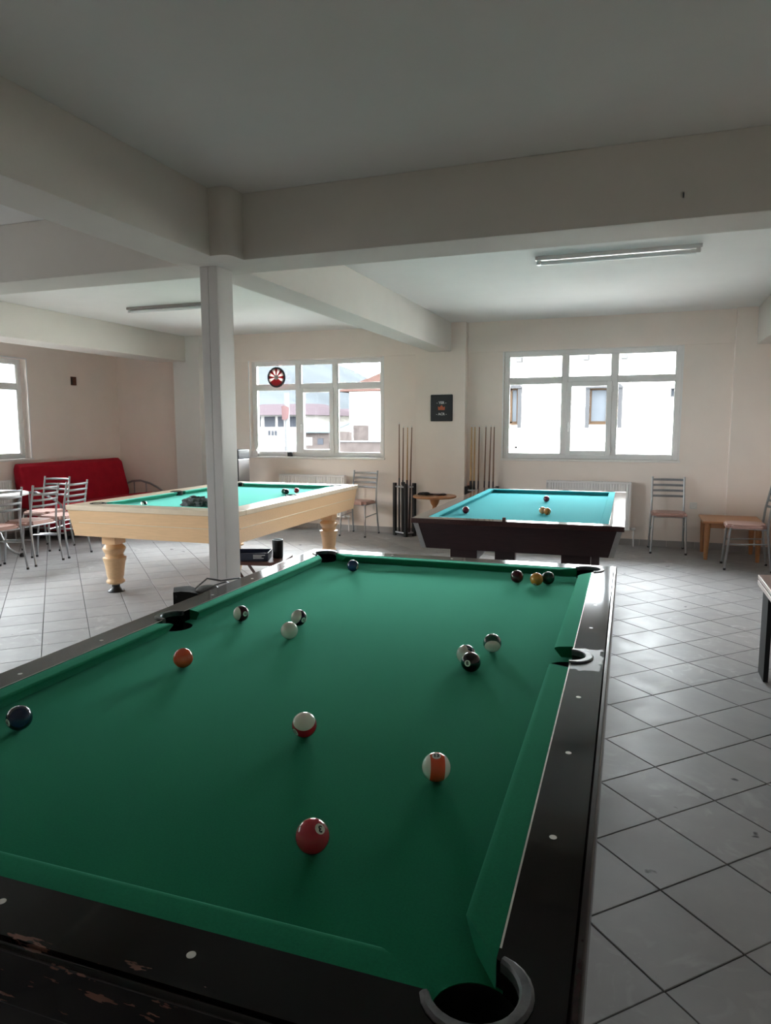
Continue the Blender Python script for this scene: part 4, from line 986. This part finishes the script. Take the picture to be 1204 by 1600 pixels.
mb = MB(); mb.tube([(0, -.0, .145), (0, .005, .26)], .003, 6); mb.obj('cord', M['print'], db)

ho = thing('wall_socket_hole', 'small square hole showing bare brick in the left wall', 'wall hole', (XL + .001, 6.28, 2.163))
mb = MB(); mb.box(0, .003, -.058, .055, -.065, .06, .001, 1); mb.obj('opening', M['brickhole'], ho)
mb = MB(); mb.box(.003, .006, -.05, -.025, -.05, .04); mb.obj('broken_edge', M['leather'], ho)
so = thing('wall_socket', 'round white power socket beside the chair at the back wall', 'socket', (1.478, YB, .525))
mb = MB(); mb.box(-.041, .041, -.010, 0, -.041, .041, .004); mb.obj('cover_plate', M['white'], so)
mb = MB(); mb.lathe([(.022, -.0105), (.024, -.016), (.027, -.016), (.027, -.009)], 24, axis='Y'); mb.obj('socket_ring', M['sill'], so)
hk = thing('ceiling_hook', 'tiny dark screw hook in the face of the long beam', 'hook', (0.988, 1.67, 2.562))
mb = MB(); mb.tube([(0, 0, .012), (0, -.012, .012), (0, -.016, 0), (0, -.010, -.010)], .003, 8); mb.obj('hook', M['black'], hk)

def batten(label, loc, L_, bm_):
    t = thing('fluorescent_lamp', label, 'ceiling lamp', loc)
    mb = MB(); mb.box(0, L_, -.03, .03, -.028, 0, .004); mb.obj('body', M[bm_], t)
    mb = MB(); mb.tube([(.04, 0, -.048), (L_ - .04, 0, -.048)], .017, 14); mb.obj('tube', M['tube'], t)
    for x in (.012, L_ - .045):
        mb = MB(); mb.box(x, x + .033, -.022, .022, -.062, -.026, .005); mb.obj('end_cap', M['rad'], t)
batten('unlit white tube lamp on the ceiling above the turquoise table', (0.0, 3.845, ZC), 1.22, 'rad')
batten('unlit tube lamp on the ceiling above the cream table, partly behind the post', (-4.67, 4.657, ZC), 1.22, 'dgrey')

# ================================================================== OUTSIDE
GZ = -3.2
mb = MB(); mb.box(-220, 220, YB + 0.3, 300, GZ - .5, GZ); mb.box(-220, 220, -120, YF - .3, GZ - .5, GZ); mb.box(-220, XL - .3, YF - .3, YB + .3, GZ - .5, GZ); mb.box(XR + .3, 220, YF - .3, YB + .3, GZ - .5, GZ)
struct(mb.obj('ground', M['snow']))
# wooded hill
b = bmesh.new(); nx_, ny_ = 70, 24
vv = [[None] * (ny_ + 1) for _ in range(nx_ + 1)]
for i in range(nx_ + 1):
    for j in range(ny_ + 1):
        x = -230 + 300 * i / nx_; y = 75 + 150 * j / ny_; t = j / ny_
        k = min(1, max(0, (-52 - x) / 62)); k = k * k * (3 - 2 * k)
        hgt = (6 + 21 * k * (1 + .15 * math.sin(x * .05)) + 2.2 * pnoise(Vector((x * .05, y * .05, 0))) + 1.0 * pnoise(Vector((x * .22, y * .22, 3)))) * math.sin(min(1, t * 1.25) * PI / 2)
        vv[i][j] = b.verts.new((x, y, GZ - .4 + hgt * 1.0))
for i in range(nx_):
    for j in range(ny_): b.faces.new((vv[i][j], vv[i + 1][j], vv[i + 1][j + 1], vv[i][j + 1]))
me = bpy.data.meshes.new('hill'); b.to_mesh(me); b.free(); me.materials.append(M['hill']); me.shade_smooth(); struct(link('hill', me))

# white neighbour building beyond the right back window
nb = thing('neighbour_building', 'white rendered house with grey window surrounds seen through the right back window', 'building', (0, 18, 0))
mb = MB(); wall_boxes(mb, 'X', 0, .3, -3.9, 9, GZ, 3.45, [(-3.02, -2.44, 1.55, 2.52), (-.50, .24, 1.55, 2.48), (1.53, 1.69, 2.22, 2.45)])
mb.box(-3.9, 9, .3, 8, GZ, 3.45); mb.obj('wall', M['nbwhite'], nb)
mb = MB(); mb.box(-4.3, 9.2, -.55, 8.2, 3.45, 3.62); mb.obj('roof', M['nbwhite'], nb)
for x in (-2.40, -.62, .36, 2.0):
    mb = MB(); mb.box(x - .08, x + .08, -.30, 0, 3.22, 3.45, .02); mb.obj('eave_bracket', M['farpole'], nb)
for (x0, x1, z0, z1) in ((-3.02, -2.44, 1.55, 2.52), (-.50, .24, 1.55, 2.48)):
    mb = MB(); mb.box(x0 - .11, x0, -.06, .05, z0 - .14, z1 + .06); mb.box(x1, x1 + .11, -.06, .05, z0 - .14, z1 + .06)
    mb.loft([[(x0 - .13, -.10, z1), (x1 + .13, -.10, z1), (x1 + .13, .05, z1), (x0 - .13, .05, z1)], [(x0 - .04, -.04, z1 + .12), (x1 + .04, -.04, z1 + .12), (x1 + .04, .05, z1 + .12), (x0 - .04, .05, z1 + .12)]])
    f = mb.obj('window_surround', M['nbgrey'], nb)
    mb = MB(); frame_ring(mb, x0, x1, z0, z1, .045, .06, .12); mb.box((x0 + x1) / 2 + .06, (x0 + x1) / 2 + .12, .06, .12, z0, z1); mb.box(x0 - .05, x1 + .05, -.05, .06, z0 - .05, z0); mb.obj('window_frame', M['nbwood'], f)
    mb = MB(); mb.box(x0, x1, .10, .11, z0, z1); mb.obj('pane', M['nbglass'], f)
mb = MB(); frame_ring(mb, 1.53, 1.69, 2.22, 2.45, .03, -.02, .1); f = mb.obj('window_surround', M['nbgrey'], nb)
mb = MB(); mb.box(1.53, 1.69, .10, .11, 2.22, 2.45); mb.obj('pane', M['nbglass'], f)
mb = MB(); mb.box(-3.9, 9, -.06, 0, .58, .70, .01); mb.obj('ledge', M['nbwhite'], nb)
mb = MB(); mb.tube([(-.52, -.02, 1.41), (-.50, -.02, .9), (-.44, -.02, .5)], .010, 6); mb.obj('cable', M['nbgrey'], nb)

# houses seen through the left back window
ha = thing('house', 'white house with faded pink roof and dark upper windows', 'building', (-19.3, 34, 0))
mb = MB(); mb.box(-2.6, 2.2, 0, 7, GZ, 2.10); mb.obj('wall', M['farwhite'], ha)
mb = MB(); mb.loft([[(-3.1, -.8, 2.08), (2.75, -.8, 2.08), (2.75, 7.8, 2.08), (-3.1, 7.8, 2.08)], [(-1.9, 2.6, 2.80), (1.5, 2.6, 2.80), (1.5, 4.4, 2.80), (-1.9, 4.4, 2.80)]]); mb.obj('roof', M['roofpink'], ha)
for x0, x1 in ((-1.0, -.58), (-.32, .37), (.55, .92), (1.2, 1.7)):
    mb = MB(); mb.box(x0, x1, -.03, .02, 1.42, 2.0); mb.obj('window', M['farglass'], ha)
for x0 in (-.10, .13, .33):
    mb = MB(); mb.box(x0, x0 + .14, -.03, .02, .92, 1.20); mb.obj('window', M['farglass'], ha)
mb = MB(); mb.box(-.3, 1.9, -.05, .02, -.25, .30); mb.obj('garage_door', M['farpole'], ha)
hb = thing('brick_house', 'pinkish brick house standing behind the pink-roofed house', 'building', (-19.6, 43, 0))
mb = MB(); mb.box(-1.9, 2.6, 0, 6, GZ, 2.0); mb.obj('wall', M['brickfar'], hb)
mb = MB(); mb.loft([[(-2.2, -.3, 2.0), (2.9, -.3, 2.0), (2.9, 6.3, 2.0), (-2.2, 6.3, 2.0)], [(-1.9, 2.9, 2.7), (.6, 2.9, 2.7), (.6, 3.1, 2.7), (-1.9, 3.1, 2.7)]]); mb.obj('roof', M['roofpink'], hb)
for x in (-.9, .3, 1.5):
    mb = MB(); mb.box(x, x + .5, -.03, .02, .9, 1.6); mb.obj('window', M['farglass'], hb)
sd = thing('shed', 'low brick shed with a light blue metal roof', 'building', (-14.4, 30, 0))
mb = MB(); mb.box(-.75, .65, 0, 3, GZ, 1.15); mb.obj('wall', M['brickfar'], sd)
mb = MB(); mb.loft([[(-1.0, -.25, 1.13), (.8, -.25, 1.13), (.8, -.22, 1.17), (-1.0, -.22, 1.17)], [(-.95, 2.8, 1.62), (.75, 2.8, 1.62), (.75, 2.8, 1.66), (-.95, 2.8, 1.66)]]); mb.obj('roof', M['blueroof'], sd)
mb = MB(); mb.box(.05, .35, -.03, .02, .55, .85); mb.obj('window', M['farglass'], sd)
mb = MB(); mb.box(-.60, -.25, -.03, .02, .5, .9); mb.obj('door', M['farwhite'], sd)
hc = thing('hipped_house', 'tall white house with an orange hipped tile roof', 'building', (-13.0, 36, 0))
mb = MB(); mb.box(-2.15, 2.6, 0, 7, GZ, 3.45); mb.obj('wall', M['nbwhite'], hc)
mb = MB(); mb.loft([[(-2.7, -.6, 3.42), (3.0, -.6, 3.42), (3.0, 7.6, 3.42), (-2.7, 7.6, 3.42)], [(-.95, 2.6, 4.75), (.35, 2.6, 4.75), (.35, 4.4, 4.75), (-.95, 4.4, 4.75)]]); mb.obj('roof', M['roofor'], hc)
mb = MB(); mb.box(-1.9, -.95, -.04, .02, .62, 1.5); mb.obj('door', M['brickfar'], hc)
mb = MB(); mb.box(.9, 1.5, -.04, .02, .3, 1.2); mb.obj('door', M['brickfar'], hc)
gw = thing('garden_wall', 'reddish brick garden wall in front of the white hipped house', 'wall', (-12.0, 30, 0))
mb = MB(); mb.box(-1.35, 2.0, 0, .3, GZ, .68); mb.obj('brickwork', M['brickfar'], gw)
mb = MB(); mb.box(-1.4, 2.0, -.04, .34, .68, .73); mb.obj('coping', M['farpole'], gw)
pl = thing('street_pole', 'pale street pole carrying a red flag in front of the pink roof', 'pole', (-11.83, 22, 0))
mb = MB(); mb.tube([(0, 0, GZ), (0, 0, 2.72)], .10, 12); mb.obj('pole', M['farpole'], pl)
mb = MB(); mb.loft([[(-.17, -.12, 2.22), (-.17, -.11, 2.22), (-.15, -.11, 1.72), (-.15, -.12, 1.72)], [(-.02, -.16, 2.25), (-.02, -.15, 2.25), (.0, -.15, 1.70), (.0, -.16, 1.70)], [(.15, -.12, 2.18), (.15, -.11, 2.18), (.12, -.11, 1.78), (.12, -.12, 1.78)]]); mb.obj('flag', M['flag'], pl)
tr = thing('bare_tree', 'small dark bare tree beside the white hipped house', 'tree', (-15.6, 35, 0))
mb = MB(); mb.tube([(0, 0, GZ), (.02, 0, 1.0), (0, 0, 2.0)], [.08, .06, .03], 8); mb.obj('trunk', M['tree'], tr)
mb = MB()
rnd = random.Random(3)
for k in range(26):
    z = rnd.uniform(1.4, 2.5); a = rnd.uniform(0, 2 * PI); l_ = rnd.uniform(.15, .34)
    mb.tube([(0, 0, z - .2), (math.cos(a) * l_ * .5, math.sin(a) * l_ * .5, z), (math.cos(a) * l_, math.sin(a) * l_, z + rnd.uniform(.0, .3))], [.03, .022, .01], 5)
mb.obj('branches', M['tree'], tr)
# building beyond the left window, set near and raised to block low sky
wb = thing('white_building', 'pale building across the street beyond the left window', 'building', (-13.5, 6, 0))
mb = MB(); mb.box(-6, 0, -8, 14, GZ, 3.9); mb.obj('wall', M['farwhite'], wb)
mb = MB(); mb.box(-6.4, .5, -8.5, 14.5, 3.9, 4.05); mb.obj('roof', M['farwhite'], wb)
for y in (-5, -1.5, 2, 5.5, 9):
    mb = MB(); mb.box(-.05, .03, y, y + 1.2, .9, 2.3); mb.obj('window', M['nbglass'], wb)
